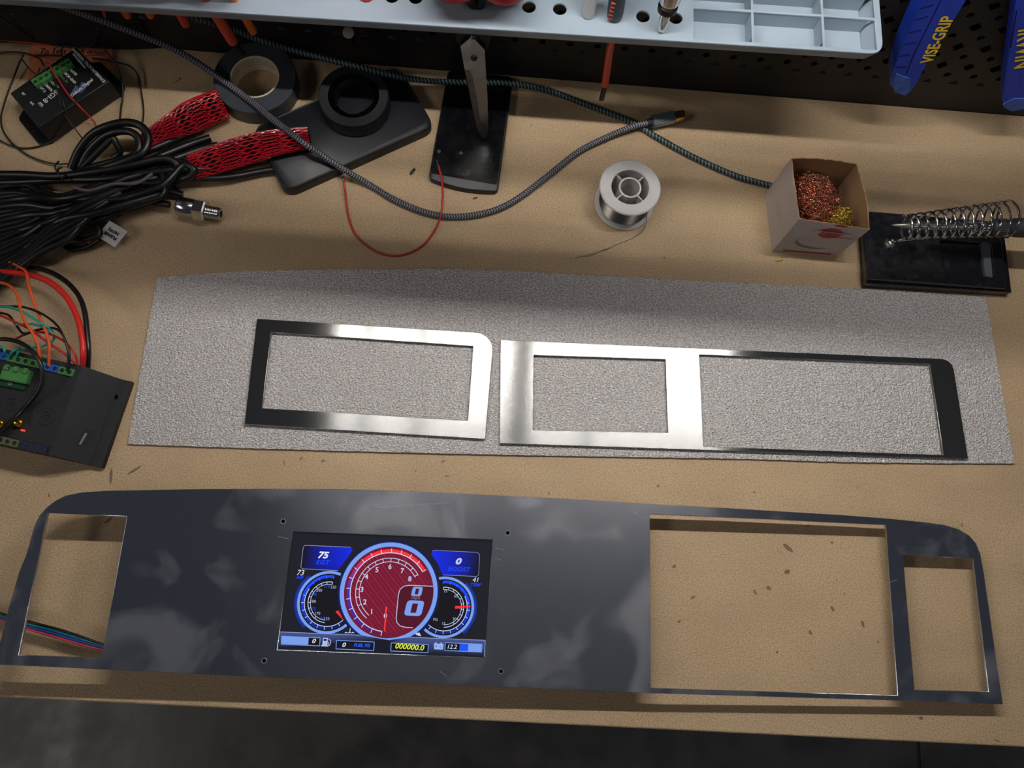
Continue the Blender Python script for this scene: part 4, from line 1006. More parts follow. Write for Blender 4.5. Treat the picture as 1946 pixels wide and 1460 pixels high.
# phone in a black case, a worn tape roll on it
pc = [P(p, .0125) for p in ((752, 128), (832, 230), (546, 368), (472, 240))]
c = sum(pc, Vector()) / 4
ax_, ay_ = ((pc[1] - pc[2]) + (pc[0] - pc[3])).normalized(), None; ay_ = Vector((-ax_.y, ax_.x, 0))
Lc, Wc = ((pc[1] - pc[2]).length + (pc[0] - pc[3]).length) / 4, ((pc[0] - pc[1]).length + (pc[3] - pc[2]).length) / 4
def pcq(a, b, s=1.0): q = c + ax_ * Lc * a * s + ay_ * Wc * b * s; return Vector((q.x, q.y))
t = thing('cased_phone', Vector((c.x, c.y, 0)), 'larger smartphone face down in a black rubber case under the red sleeve', 'phone')
o_ = rounded([pcq(-1, -1), pcq(1, -1), pcq(1, 1), pcq(-1, 1)], .012, 8)
prism('case', o_, 0.0, .0118, mat('case_rubber', (22, 24, 31), .42, rvar=.03, vscale=60), t, .003)
tube('case_lip', [Vector((*(c.to_2d() + (p - c.to_2d()) * .972), .0116)) for p in o_], .0009, mat('case_rubber', (0, 0, 0)), t, seg=8, raw=True, closed=True)
tr = P((672, 182), .030)
t = thing('black_tape_roll', Vector((tr.x, tr.y, .0122)), 'small all-black tape roll with loose inner wraps on the cased phone', 'tape roll', 'tape rolls')
T4 = Matrix.Translation((tr.x, tr.y, .0130))
M_TAPEB = mat('tape_black', (28, 29, 33), .45, rvar=.08, vscale=40)
lathe('roll', [(.0235, .0006), (.0315, 0), (.0322, .001), (.0322, .0175), (.0312, .0185), (.0235, .0178)], T4, M_TAPEB, t, 56, closed=True)
for r, z, s in ((.0228, .0192, 1), (.0205, .0186, 2), (.0185, .0178, 3)):
    bm = bmesh.new(); lo_, hi_ = [], []
    for k in range(48):
        a = 2 * math.pi * k / 48; q = r * (1 + .045 * noise.noise((math.cos(a) * 1.6 + s * 5, math.sin(a) * 1.6, s)))
        lo_.append(bm.verts.new((tr.x + q * math.cos(a), tr.y + q * math.sin(a), .0132))); hi_.append(bm.verts.new((tr.x + q * math.cos(a), tr.y + q * math.sin(a), .0122 + z + .0006 * math.sin(3 * a + s))))
    for k in range(48): bm.faces.new((lo_[k], lo_[(k + 1) % 48], hi_[(k + 1) % 48], hi_[k]))
    r_ = bmesh.ops.solidify(bm, geom=bm.faces[:], thickness=.0006); bm_obj('inner_wrap', bm, M_TAPEB, t, 60)

# electrical tape roll
er = P((484, 146), .019)
t = thing('electrical_tape', Vector((er.x, er.y, 0)), 'dark grey electrical tape roll with a printed white core', 'tape roll', 'tape rolls')
T4 = Matrix.Translation((er.x, er.y, 0))
lathe('roll', [(.0225, .0004), (.0375, 0), (.0382, .0008), (.0382, .0182), (.0375, .019), (.0225, .0186)], T4, mat('tape_grey', (52, 56, 62), .5, rvar=.1, vscale=50), t, 72, closed=True)
lathe('core', [(.0212, .0002), (.0226, .0002), (.0226, .0192), (.0212, .0192)], T4, mat('core_card', (205, 192, 172), .6), t, 64, closed=True)
bm = bmesh.new()
for row, (tx, z, sz) in enumerate((('VINYL ELECTRICAL TAPE 3/4 IN', .0150, .0022), ('FLAME RETARDANT  MADE IN TAIWAN', .0118, .0020), ('600V  80C  UL LISTED  E 64327', .0088, .0020), ('CSA', .0115, .0046))):
    me = text_mesh(tx, sz)
    a0 = 1.55 if row < 3 else 2.75
    for v in me.vertices:
        a = a0 - v.co.x / .0211; yv = z + v.co.y; v.co = Vector((er.x + .0211 * math.cos(a), er.y + .0211 * math.sin(a), yv))
    bm.from_mesh(me); D.meshes.remove(me)
me = D.meshes.new('core_print'); bm.to_mesh(me); bm.free(); newobj('core_print', me, M_PBLACK, t)

# braided cables
M_USB = braid_mat('braid_grey', (26, 26, 30), (128, 130, 142), 400, 5, 1.0, .40)
M_TBR = braid_mat('braid_teal', (18, 22, 24), (92, 122, 128), 280, 2, 1.2, .34)
usb = [((60, -8), .085), ((190, 38), .072), ((300, 80), .05), ((360, 110), .035), ((420, 150), .0245), ((480, 195), .0232), ((520, 228), .029), ((575, 270), .0325), ((610, 294), .024), ((645, 317), .0160), ((700, 350), .0035), ((760, 385), .003), ((820, 407), .003), ((870, 412), .003), ((930, 403), .003), ((980, 380), .003), ((1040, 335), .003), ((1100, 288), .003), ((1160, 258), .0045), ((1205, 240), .0085), ((1236, 233), .0098)]
t = thing('usb_cable', P((870, 412)), 'grey braided cable with a square silver plug curving across the bench', 'cable', 'braided cables')
tube('braided_jacket', [P(p, z) for p, z in usb], .0029, M_USB, t, seg=16, n=10)
pa, pb = P((1238, 232), .0098), P((1282, 222), .0092); M4 = frame_of(pa, pb, (0, 0, 1)); L = (pb - pa).length
lathe('strain_relief', [(.0031, -.005), (.0036, -.003), (.0042, .002), (0, .002)], axis(pa, pb), M_BLACKM, t, 16)
boxo('plug_body', (L / 2, 0, 0), (L, .0105, .0085), mat('plug_grey', (126, 140, 146), .35, .6), t, M4, .0012)
boxo('plug_tip', (L + .0045, 0, -.0004), (.0100, .0082, .0070), M_GOLD, t, M4, .0007)
boxo('plug_slot', (L + .0092, .001, .0030), (.0022, .0026, .0008), M_PBLACK, t, M4)
tl = [((240, 0), .115), ((330, 22), .10), ((400, 42), .082), ((450, 58), .062), ((500, 78), .046), ((560, 96), .040), ((640, 117), .0375), ((690, 129), .0365), ((740, 142), .0295), ((790, 151), .018), ((850, 156), .0108), ((960, 158), .0105), ((1010, 165), .006), ((1060, 178), .0035), ((1130, 205), .003), ((1200, 232), .003), ((1250, 262), .003), ((1320, 300), .003), ((1400, 335), .003), ((1465, 353), .003), ((1500, 360), .003), ]
tube_o = tube('braided_cable', [P(p, z) for p, z in tl[:-1]], .0028, M_TBR, None, seg=16, n=10)
tag(tube_o, 'dark teal braided cable running from the tray to the cardboard box', 'cable', 'braided cables')

# loop of red wire
t = thing('red_wire', P((740, 485)), 'loose loop of thin red wire on the bench below the phones', 'wire')
rw = [((653, 340), .006), ((657, 370), .0035), ((662, 410), .0015), ((675, 445), .001), ((700, 470), .001), ((730, 484), .001), ((765, 485), .001), ((800, 469), .0012), ((822, 444), .002), ((836, 415), .0085), ((841, 380), .011), ((840, 345), .012), ((833, 314), .0125)]
tube('insulation', [P(p, z) for p, z in rw], .0010, M_RED, t, seg=8)
tube('bare_end', [P((833.5, 317), .0125), P((830, 304), .0128)], .0004, M_STEEL, t, seg=6, raw=True)
tube('cut_end', [P((653, 342), .006), P((652, 336), .0064)], .0009, M_PBLACK, t, seg=6, raw=True)

# scraps
def scrap(name, label, p, q, r, m_, z=None, grp=None):
    o = tube(name, [P(p, r), P(q, r)], r, m_, None, seg=8, raw=True); tag(o, label, 'scrap', grp or 'wire scraps')
M_SY = mat('scrap_yellow', (206, 176, 66), .5)
scrap('wire_scrap', 'tiny yellow wire scrap beside the tach box', (330, 155), (340, 149), .0010, M_SY)
scrap('wire_scrap', 'tiny yellow wire scrap in front of the cardboard box', (1474, 496), (1487, 493), .0010, M_SY)
scrap('wire_scrap', 'short black scrap between the red wire ends', (780, 331), (788, 321), .0013, M_RUBBER)
scrap('wire_scrap', 'thin dark sliver below the glass phone', (899, 378), (907, 375), .0006, M_RUBBER)

# ================================================================== LEFT SIDE: tach box, note, sleeves, harness, controller
# sticky note
def note():
    q = [P((63, 70), .006), P((211, 68), .008), P((217, 132), .001), P((50, 152), .001)]
    for k in (0, 1): q[k].y = min(q[k].y, YW - .004 - .0)
    bm = bmesh.new(); n = 14; g_ = []
    for j in range(n):
        row = []
        for i in range(n):
            u, v = i / (n - 1), j / (n - 1); p = q[0].lerp(q[1], u).lerp(q[3].lerp(q[2], u), v); p.z = .0008 + .006 * (1 - v) ** 2 + .0012 * (math.sin(u * 5 + v * 4) + 1) * .5
            row.append(bm.verts.new(p))
        g_.append(row)
    for j in range(n - 1):
        for i in range(n - 1): bm.faces.new((g_[j][i], g_[j + 1][i], g_[j + 1][i + 1], g_[j][i + 1]))
    bmesh.ops.solidify(bm, geom=bm.faces[:], thickness=.0002)
    o = bm_obj('sticky_note', bm, mat('note_orange', (250, 170, 124), .7, var=.05, vscale=40), None, 60)
    tag(o, 'orange paper note with handwriting under the black tach box', 'note')
    def pos(u, v): p = q[0].lerp(q[1], u).lerp(q[3].lerp(q[2], u), v); p.z = .0008 + .006 * (1 - v) ** 2 + .0012 * (math.sin(u * 5 + v * 4) + 1) * .5 + .0005; return p
    bm = bmesh.new()
    for tx, u0, v0, sz in (('To Test Tach driver', .10, .34, .0066), ('Use your meter', .10, .80, .0068), ('on', .06, .96, .0068)):
        me = text_mesh(tx, sz, 'LEFT', .35)
        for v in me.vertices: v.co = pos(u0 + v.co.x / .066, v0 - v.co.y / .030 + .02 * math.sin(v.co.x * 300))
        bm.from_mesh(me); D.meshes.remove(me)
    me = D.meshes.new('handwriting'); bm.to_mesh(me); bm.free(); newobj('handwriting', me, mat('ink_brown', (66, 34, 26), .8), o)
    tube('underline', [pos(.08, .42), pos(.4, .46), pos(.9, .44)], .0003, mat('ink_brown', (0, 0, 0)), o, seg=4)
note()

# tach interface box
TZ = 0.026
ta = [P(p, TZ) for p in ((144, 90), (208, 153), (73, 243), (19, 177))]
c = sum(ta, Vector()) / 4; t = thing('tach_interface', Vector((c.x, c.y, 0)), 'black tach interface box with a green terminal strip on top', 'electronics box')
prism('case', rounded([Vector(q[:2]) for q in ta], .001), 0.002, TZ, M_BLACK, t, .0008)
e1 = (ta[1] - ta[2]).normalized(); e2 = Vector((-e1.y, e1.x, 0))           # e1 along the long side, e2 across
def fl_(p0, p1, sgn):
    m_ = (p0 + p1) / 2; out = e1 * sgn
    pts = rounded([p0.to_2d(), (p0 + out * .010 + (m_ - p0) * .25).to_2d(), (p1 + out * .010 + (m_ - p1) * .25).to_2d(), p1.to_2d()], [0, .003, .003, 0])
    h_ = m_ + out * .0055; me = plate_mesh([pts, circle(h_, .0016, 14)], .0025, .0003); return newobj('mounting_ear', me, M_BLACK, t)
fl_(ta[0], ta[1], 1); fl_(ta[2], ta[3], -1)
def tq(x, y, z=TZ): return P((x * .25694, y * .25694), z)
# terminal strip of seven screws
s0, s1 = tq(262, 605, TZ + .004), tq(505, 462, TZ + .004); d = (s1 - s0); n = 7
for k in range(n):
    p = s0 + d * (k / (n - 1)); M4 = frame_of(Vector((p.x, p.y, TZ)), Vector((p.x, p.y, TZ)) + d, (0, 0, 1))
    tb = boxo('terminal', (0, 0, .002), (d.length / (n - 1) * .96, .0085, .0045), M_GREEN, t, M4, .0004)
    lathe('screw', [(0, .0002), (.0017, .0002), (.0019, 0)], M4 @ Matrix.Translation((0, 0, .0043)), mat('screw_dark', (38, 60, 38), .5, .3), tb, 14)
def txt(s, x0, y0, x1, y1, size, m_=M_PWHITE, z=TZ + .0002, bold=0.0001):
    o = tq((x0 + x1) / 2, (y0 + y1) / 2, z); M4 = frame_of(o, tq(x1, y1, z), (0, 0, 1)); lettering('lettering', [(s, 0, 0, size, 0, 0, bold)], m_, t, M4)
txt('UNIVERSAL TACH INTERFACE', 555, 382, 748, 582, .0036); txt('dakotadigital.com', 540, 395, 632, 503, .0028)
txt('GROUND', 495, 492, 562, 552, .0032); txt('SENSOR GND', 462, 522, 552, 610, .0032); txt('SIGNAL IN', 430, 540, 495, 608, .0030, mat('print_green', (84, 120, 50), .6))
txt('HI VOLT IN', 362, 592, 420, 640, .0028); txt('NORMAL', 322, 612, 385, 672, .0032); txt('OUT 2', 290, 632, 330, 678, .0032)
txt('SGI-8 E', 432, 668, 282, 785, .0068); txt('Dakota Digital', 540, 700, 672, 596, .0042, M_PWHITE); txt('SET', 158, 680, 190, 712, .0026); txt('INC', 222, 752, 252, 780, .0026)
bm = bmesh.new(); bm.faces.new([bm.verts.new(tq(x, y, TZ + .0001)) for x, y in ((518, 702), (560, 628), (585, 648), (605, 605), (655, 622), (620, 672), (590, 690), (560, 684))]); bm_obj('logo_mark', bm, mat('print_blue_grey', (70, 80, 120), .6), t)
for x, y in ((140, 718), (205, 795)): lathe('button', [(.0024, .0003), (.0016, .0003), (.0012, -.0002), (0, -.0002)], Matrix.Translation(tq(x, y)), M_PBLACK, t, 16)

# thin wires around the tach box
M_THIN = mat('thin_black_wire', (30, 25, 24), .45)
def cw(label, pts, z, r=.0006, m_=M_THIN, name='thin_wire', group='thin wires around the tach box', cat='wire'):
    o = tube(name, [tq(x, y, zz) for (x, y), zz in zip(pts, np.interp(np.linspace(0, 1, len(pts)), np.linspace(0, 1, len(z)), z))], r, m_, None, seg=7)
    return tag(o, label, cat, group)
cw('thin black wire crossing the top of the orange note', [(-60, 308), (0, 305), (150, 303), (280, 308), (450, 340), (600, 350), (690, 325), (720, 240), (725, 200)], [.004, .004, .006, .012, .02, .04, .045], .0011)
cw('thin black wire arching over the note and down to the coiled cable', [(452, 410), (455, 370), (480, 315), (530, 268), (600, 252), (690, 290), (800, 400), (860, 480), (900, 600), (908, 700), (895, 800), (885, 900)], [.024, .028, .03, .026, .02, .012, .006, .006], .0009)
cw('thin black wire entering the terminal strip from the left', [(-60, 396), (0, 390), (100, 385), (200, 398), (290, 435), (322, 480), (330, 520)], [.004, .004, .012, .028, .034, .032], .0008)
cw('thin black wire looping round the left of the tach box', [(180, 392), (150, 450), (110, 550), (60, 680), (25, 790), (8, 870), (25, 970), (110, 1080), (250, 1170), (400, 1212), (500, 1212)], [.012, .006, .003, .002, .002, .002, .003, .006], .0008)
cw('thin black wire curling under the tach box corner', [(-40, 1020), (0, 1040), (100, 1085), (220, 1095), (350, 1060), (440, 1000), (488, 900), (480, 800), (440, 700), (400, 590), (390, 540)], [.002, .002, .002, .003, .012, .03, .033, .032], .0007)
cw('thin black wire running from the tach box to the cable coil', [(425, 650), (440, 750), (480, 850), (560, 960), (612, 1028)], [.03, .03, .022, .014, .012], .0006)
cw('thin black wire curving down right of the tach box', [(680, 432), (760, 440), (850, 460), (960, 490), (1020, 560), (1048, 700), (1062, 820), (1055, 900)], [.027, .02, .01, .004, .003, .004], .0008)
cw('thin black wire lying on the note behind the terminal strip', [(260, 418), (300, 412), (400, 408), (460, 412)], [.006, .012, .02, .026], .0008)
cw('thin brown wire from the left into the lowest terminal', [(165, 440), (200, 490), (240, 530), (275, 553)], [.012, .02, .03, .032], .0006)
cw('thin red wire from the terminal strip to the cable coil', [(345, 460), (365, 480), (400, 540), (450, 620), (510, 705), (600, 800), (680, 880), (722, 955)], [.033, .034, .032, .029, .028, .022, .014, .012], .0008, M_RED)
cw('orange wire lying along the foot of the dark bag', [(-40, 225), (0, 214), (60, 208), (130, 218), (190, 240), (235, 258)], [.03, .03, .026, .022, .018], .0014, M_INSUL)
cw('short orange-red wire bent behind the orange note', [(745, 45), (765, 85), (776, 130), (778, 175), (745, 210), (700, 240), (670, 255)], [.08, .07, .055, .035, .02, .012], .0014, M_INSUL)

# red net sleeves over connectors
M_NET = mat('net_red', (172, 16, 33), .3, coat=.3); M_CORE = mat('sleeve_inside', (22, 5, 8), .85, spec=.1)
def sleeve(label, pts, radii, squash=.72, ns=24):
    path = spline(pts, 14); n = len(path)
    def rad(q): return float(np.interp(q, np.linspace(0, 1, len(radii)), radii))
    t = thing('net_sleeve', Vector((path[n // 2].x, path[n // 2].y, 0)), label, 'cable sleeve', 'red net sleeves')
    fr = []; prev = None
    for i in range(n):
        d = (path[min(i + 1, n - 1)] - path[max(i - 1, 0)]).normalized(); up = Vector((0, 0, 1)); s = d.cross(up).normalized(); fr.append((s, s.cross(d)))
    bm = bmesh.new(); rings = []
    for i in range(n):
        q = i / (n - 1); r = rad(q) * .9; s, u = fr[i]; rings.append([bm.verts.new(path[i] + s * r * math.cos(2 * math.pi * k / 20) + u * r * squash * math.sin(2 * math.pi * k / 20)) for k in range(20)])
    for a, b in zip(rings, rings[1:]):
        for k in range(20): bm.faces.new((a[k], a[(k + 1) % 20], b[(k + 1) % 20], b[k]))
    bm.faces.new(rings[0]); bm.faces.new(rings[-1]); bm_obj('wrapped_connector', bm, M_CORE, t, 60)
    bm = bmesh.new(); tw = .75
    for sgn in (1, -1):
        for k in range(ns):
            st = []
            for i in range(n):
                q = i / (n - 1); a = 2 * math.pi * k / ns + sgn * tw * q * 1.0; r = rad(q); s, u = fr[i]
                # zig-zag so that strands meet and part like cut net
                a += sgn * .05 * math.sin(i * 1.3 + (k % 2) * math.pi)
                st.append(path[i] + s * r * math.cos(a) + u * r * squash * math.sin(a))
            tube_into(bm, st, .00055, 5)
    me_o = bm_obj('net', bm, M_NET, t, 60); me_o['kind'] = 'stuff'
    return t
sleeve('shiny red net sleeve pointing at the grey electrical tape', [P(p, z) for p, z in (((265, 275), .013), ((310, 248), .014), ((345, 232), .014), ((385, 213), .013), ((424, 198), .012))], [.006, .0085, .0120, .0150, .0150, .0140], .75)
sleeve('longer red net sleeve lying over the cased phone corner', [P(p, z) for p, z in (((366, 320), .0125), ((420, 300), .0140), ((475, 283), .018), ((530, 270), .0208), ((588, 262), .0205))], [.0128, .0132, .0138, .0130, .0115, .0100], .72)

# black harness: individual cables
HL = 'black cable in the tangled harness pile below the tach box'
def hc(pts, z, r=.0032, label=HL, name='harness_cable', m_=M_RUBBER, g_='black harness cables'):
    zz = list(np.interp(np.linspace(0, 1, len(pts)), np.linspace(0, 1, len(z)), z))
    o = tube(name, [P(p, q) for p, q in zip(pts, zz)], r, m_, None, seg=10, n=8)
    return tag(o, label, 'cable', g_)
# the coil standing up out of the pile
hc([(135, 320), (150, 285), (175, 255), (205, 240), (240, 233), (268, 240), (282, 262), (272, 290), (240, 305), (200, 318), (150, 330), (100, 338)], [.012, .022, .03, .034, .034, .032, .03, .028, .024, .018, .012], .0036, 'black cable rising into the large coil above the harness pile')
hc([(150, 325), (165, 292), (190, 265), (215, 252), (245, 250), (262, 262), (264, 285), (245, 300), (205, 310), (165, 322), (120, 338)], [.010, .018, .026, .03, .03, .028, .026, .024, .018, .012], .0034, 'black cable forming the inner ring of the coil')
hc([(140, 335), (170, 305), (200, 275), (213, 262), (222, 275), (228, 290), (215, 300)], [.010, .016, .022, .024, .02, .014, .010], .0030, 'short black cable bent across the coil opening')
hc([(-40, 332), (40, 332), (110, 335), (190, 325), (250, 314), (310, 302), (338, 314), (325, 335), (270, 350)], [.012, .014, .02, .024, .024, .02, .018, .014], .0036)
hc([(-40, 348), (40, 346), (120, 342), (200, 340), (300, 326), (360, 322), (400, 322)], [.006, .008, .018, .022, .020, .016], .0034)
rnd = random.Random(3)
for k in range(20):
    f = k / 19
    y0 = 350 + 150 * f; xe = 322 + 26 * math.sin(k * 2.3); ye = 305 + 70 * ((k * 7) % 20) / 20
    zc = .006 + .016 * ((k * 3) % 7) / 7
    pts = [(-60, y0 + 60 * f + 14), (-10, y0 + 28 * f), (50, y0 - 10 * f + rnd.uniform(-6, 6)), (110, 372 + 62 * f + rnd.uniform(-8, 8)), (180, 356 + 60 * f + rnd.uniform(-10, 10)), (250, 338 + 62 * f * .9 + rnd.uniform(-10, 10)), (310, 322 + 62 * f * .8 + rnd.uniform(-8, 8)), (xe, ye)]
    if k % 3 == 0: pts += [(xe + 22, ye + 8), (xe + 4, ye + 24), (290, ye + 30), (220, 372 + 40 * f)]
    hc(pts, [.004, .005, .006, zc, zc + .004, zc + .002, zc * .8, .005], rnd.uniform(.0028, .0038), 'black cable doubled back on itself in the harness pile' if k % 3 == 0 else HL)
for pts in ([(190, 345), (250, 320), (310, 295), (360, 275), (400, 262)], [(200, 355), (270, 328), (330, 303), (380, 285), (415, 276)], [(180, 360), (250, 340), (320, 318), (352, 318), (385, 318)], [(230, 365), (300, 346), (360, 340), (430, 338), (500, 326), (560, 318)],
            [(180, 330), (240, 305), (290, 283), (340, 262), (385, 245)], [(220, 350), (290, 330), (345, 308), (372, 300), (400, 292)]):
    hc(pts, [.014, .014, .010, .006, .005], .0036, 'black cable end leaving the harness pile beside the red net sleeves')
for k in range(5):   # cables gathering towards the lower left
    hc([(250 - 20 * k, 352 + 14 * k), (180 - 12 * k, 380 + 18 * k), (120 - 10 * k, 415 + 16 * k), (60 - 6 * k, 470 + 10 * k), (30, 500 + 3 * k), (-5, 530 + 4 * k), (-50, 570 + 6 * k)], [.02, .022, .020, .016, .013, .010, .008], .0032, 'black cable running from the harness pile towards the controller')
hc([(160, 400), (190, 440), (165, 455), (128, 450), (122, 462), (135, 474), (165, 470), (190, 455)], [.012, .012, .010, .006, .004, .004, .008], .0026, 'black cable loop hanging out below the harness pile')
hc([(290, 330), (260, 348), (215, 350), (170, 362), (140, 356)], [.028, .028, .028, .027, .026], .0016, 'thin grey strap across the top of the harness pile', 'cable_strap', mat('strap_grey', (92, 84, 84), .5))
tube_t = hc([(118, 318), (110, 322), (113, 332), (120, 342), (116, 336), (104, 318), (112, 306)], [.022, .024, .026, .024, .026, .028, .03], .0008, 'small black twist tie round the cables at left', 'twist_tie', M_RUBBER, 'cable ties'); tube_t['category'] = 'tie'

# sensor with a chrome fitting
sa, sb = P((318, 388), .010), P((420, 407), .0095); M4 = axis(sa, sb); L = (sb - sa).length
def so(px_): return (px_ - 318) / 102 * L
t = thing('pressure_sensor', Vector((sa.x, sa.y, 0)), 'chrome threaded pressure sensor on a black cable beside the harness', 'sensor')
tube('cable', pxpath([(230, 375), (270, 383), (300, 386), (322, 389)], [.012, .011, .010, .010]), .0032, M_RUBBER, t, seg=12)
lathe('body', [(.003, so(338)), (.0080, so(339)), (.0088, so(342)), (.0088, so(368)), (.0080, so(371)), (.0060, so(372))], M4, M_CHROME, t, 36)
lathe('hex_nut', [(.004, so(370)), (.0098, so(371)), (.0103, so(373)), (.0103, so(390)), (.0096, so(393)), (.005, so(394))], M4, M_CHROME, t, 6, smooth=20)
lathe('thread', [(.0056, so(392))] + [(.0060 - .0005 * (k % 2), so(394 + k * 2)) for k in range(13)] + [(.0052, so(420)), (.0030, so(420)), (.0030, so(412))], M4, M_CHROME, t, 28)

# white tag
tg = [P(p, z) for p, z in (((208, 419), .012), ((243, 440), .010), ((218, 470), .007), ((184, 449), .009))]
bm = bmesh.new(); bm.faces.new([bm.verts.new(p) for p in tg]); bmesh.ops.solidify(bm, geom=bm.faces[:], thickness=.0004)
o = tag(bm_obj('paper_tag', bm, mat('tag_white', (238, 236, 238), .5), None), 'small white paper tag reading PLEASE NOTE on the harness', 'tag')
nn = (tg[1] - tg[0]).cross(tg[3] - tg[0]); nn = nn if nn.z > 0 else -nn; nn.normalize()
cc = sum(tg, Vector()) / 4 + nn * .0006
M4 = frame_of(cc, cc + (tg[3] - tg[2]), nn)
lettering('lettering', [('PLEASE', 0, .0022, .0038, 0, 0, .0002), ('NOTE', 0, -.0024, .0038, 0, 0, .0002)], M_PBLACK, o, M4)

# controller enclosure
CZ = 0.030
def eq(x, y, z=CZ): return P((x * .30151, 480 + y * .30151), z)
t = thing('controller', eq(200, 1000, 0), 'black printed controller enclosure with green and blue terminals at left', 'controller')
M_PRN = mat('printed_black', (25, 25, 30), .5, bump=.35, bscale=1200, var=.1, vscale=80)
A, B = eq(520, 715), eq(315, 1275)
Ao, Bo = eq(700, 905, .004), eq(515, 1365, .004)
A2, B2 = eq(808, 905, .004), eq(612, 1378, .004)
lft = eq(-330, 560), eq(-560, 1110)
e = (A - B); e.z = 0
# body with a sloping right end and a flange
def loft(name, quads, material):
    bm = bmesh.new(); rings = [[bm.verts.new(p) for p in q] for q in quads]
    for a, b in zip(rings, rings[1:]):
        for k in range(4): bm.faces.new((a[k], a[(k + 1) % 4], b[(k + 1) % 4], b[k]))
    bm.faces.new(rings[0][::-1]); bm.faces.new(rings[-1]); return bm_obj(name, bm, material, t)
def drop(p, z=0.0): return Vector((p.x, p.y, z))
Lq = (A + (lft[0] - A)); 
LA, LB_ = A - (A - B).cross(Vector((0, 0, 1))).normalized() * -.0, None
wx = Vector((A.y - B.y, -(A.x - B.x), 0)).normalized()        # outward to the right
LA, LB_ = A - wx * .12, B - wx * .12
loft('body', [(drop(LA), drop(LB_), LB_, LA), (drop(A), drop(B), B, A)], M_PRN)
Ae, Be = A + wx * .022, B + wx * .022
loft('sloped_end', [(drop(A), drop(B), B, A), (drop(Ae), drop(Be), drop(Be, .0065), drop(Ae, .0065))], M_PRN)
h1, h2 = eq(733, 915, .005), eq(563, 1318, .005)
pl = [Ae - wx * .001, Be - wx * .001, Be + wx * .0095, Ae + wx * .0095]
me = plate_mesh([[q.to_2d() for q in pl], circle(h1, .0019, 16), circle(h2, .0019, 16)], .0062, .0003); newobj('flange', me, M_PRN, t)
bm = bmesh.new(); sl = [(538, 1105), (578, 1115), (520, 1235), (470, 1222)]
box_c = [eq(x, y, .017) for x, y in sl]; 
def slope(p, d=0.0): return .030 - (.0235 / .022) * (Vector((p[0], p[1], 0)) - Vector((A.x, A.y, 0))).dot(wx) + d
prism_into(bm, [q.to_2d() for q in box_c], lambda p: slope(p) - .004, lambda p: slope(p, .0003)); bm_obj('slot', bm, M_PBLACK, t)
bm = bmesh.new(); prism_into(bm, [eq(x, y, .0208).to_2d() for x, y in ((520, 1130), (528, 1132), (492, 1205), (484, 1203))], lambda p: slope(p), lambda p: slope(p, .0006)); bm_obj('slot_glint', bm, mat('glint_pale', (150, 170, 180), .3, .5), t)  # pale strip painted in as a glint inside the slot
# terminals along the top and bottom edges
M_HOLE = mat('terminal_hole', (12, 12, 14), .6)
def term_row(p0, p1, cols, w):
    n = len(cols); d = (p1 - p0)
    for k, m_ in enumerate(cols):
        if m_ is None: continue
        p = p0 + d * ((k + .5) / n); M4 = frame_of(drop(p, CZ), drop(p, CZ) + d, (0, 0, 1))
        b = boxo('terminal', (0, 0, .0008), (d.length / n * .98, w, .0024), m_, t, M4, .0003)
        lathe('terminal_hole', [(0, .0001), (.0017, .0001), (.0019, 0)], M4 @ Matrix.Translation((0, 0, .0020)), M_HOLE, b, 14)
term_row(eq(-130, 618), eq(468, 764), [M_GREEN, M_GREEN, M_BLUE, M_BLUE, M_GREEN, M_GREEN, M_GREEN, M_GREEN, M_GREEN, M_BLUE, M_BLUE, M_GREEN, M_GREEN][:13], .0062)
term_row(eq(-100, 1160), eq(300, 1250), [M_GREEND, M_GREEND, M_GREEND, M_GREEND, M_GREEND, M_BLUED, M_BLUED, M_BLUED, M_BLUED], .0058)
# window with a green pluggable connector
prism('window_recess', [eq(x, y, CZ).to_2d() for x, y in ((-80, 680), (240, 735), (165, 882), (-120, 830))], CZ, CZ + .0003, M_PBLACK, t)
cn = thing('tmp', (0, 0, 0), 'x', 'x'); D.objects.remove(cn)
M4 = frame_of(eq(105, 775, CZ + .003), eq(200, 793, CZ + .003), (0, 0, 1)) @ Matrix.Diagonal((1.35, 1.35, 1, 1))
con = boxo('connector', (0, 0, 0), (.0165, .0085, .0060), M_GREEN, t, M4, .0006)
for x in (-.0055, 0, .0055): boxo('connector_rib', (x, .0032, .0035), (.0035, .0035, .0022), M_GREEN, con, M4, .0006)
boxo('board', (-.002, -.0062, -.0015), (.0175, .0030, .0016), mat('pcb_green', (18, 62, 40), .4), t, M4)
M4b = frame_of(eq(60, 832, CZ + .0026), eq(150, 850, CZ + .0026), (0, 0, 1)); lettering('board_print', [('C5', 0, .0006, .0030, 0)], M_PWHITE, t, M4b)
for x, y, sz in ((-.004, .003, .0012), (.004, .0038, .0012)): lathe('contact', [(0, .0009), (.0008, .0006), (.0009, 0)], M4 @ Matrix.Translation((x, y, .0046)), M_STEEL, t, 10)
# gold aerial sockets
prism('socket_recess', rounded([eq(x, y, CZ).to_2d() for x, y in ((-60, 1020), (175, 1060), (195, 1110), (120, 1155), (-60, 1120))], .003), CZ, CZ + .0003, M_PBLACK, t)
for x, y in ((128, 1078), (10, 1082)):
    p = eq(x, y, CZ); M4 = frame_of(p, eq(x + 50, y + 10, CZ), (0, 0, 1)); s_ = boxo('aerial_socket', (0, 0, .002), (.0062, .0062, .004), M_GOLD, t, M4, .0005)
    lathe('socket_ring', [(.0026, .004), (.0026, .0062), (.0019, .0062), (.0017, .0044), (0, .0044)], M4, M_GOLD, s_, 20)
boxo('status_light', (0, 0, 0), (.003, .0012, .0012), emis_mat('led_red', 1.2, False, (1, .03, .02)), t, frame_of(eq(145, 1122, CZ + .001), eq(190, 1130, CZ + .001), (0, 0, 1)))
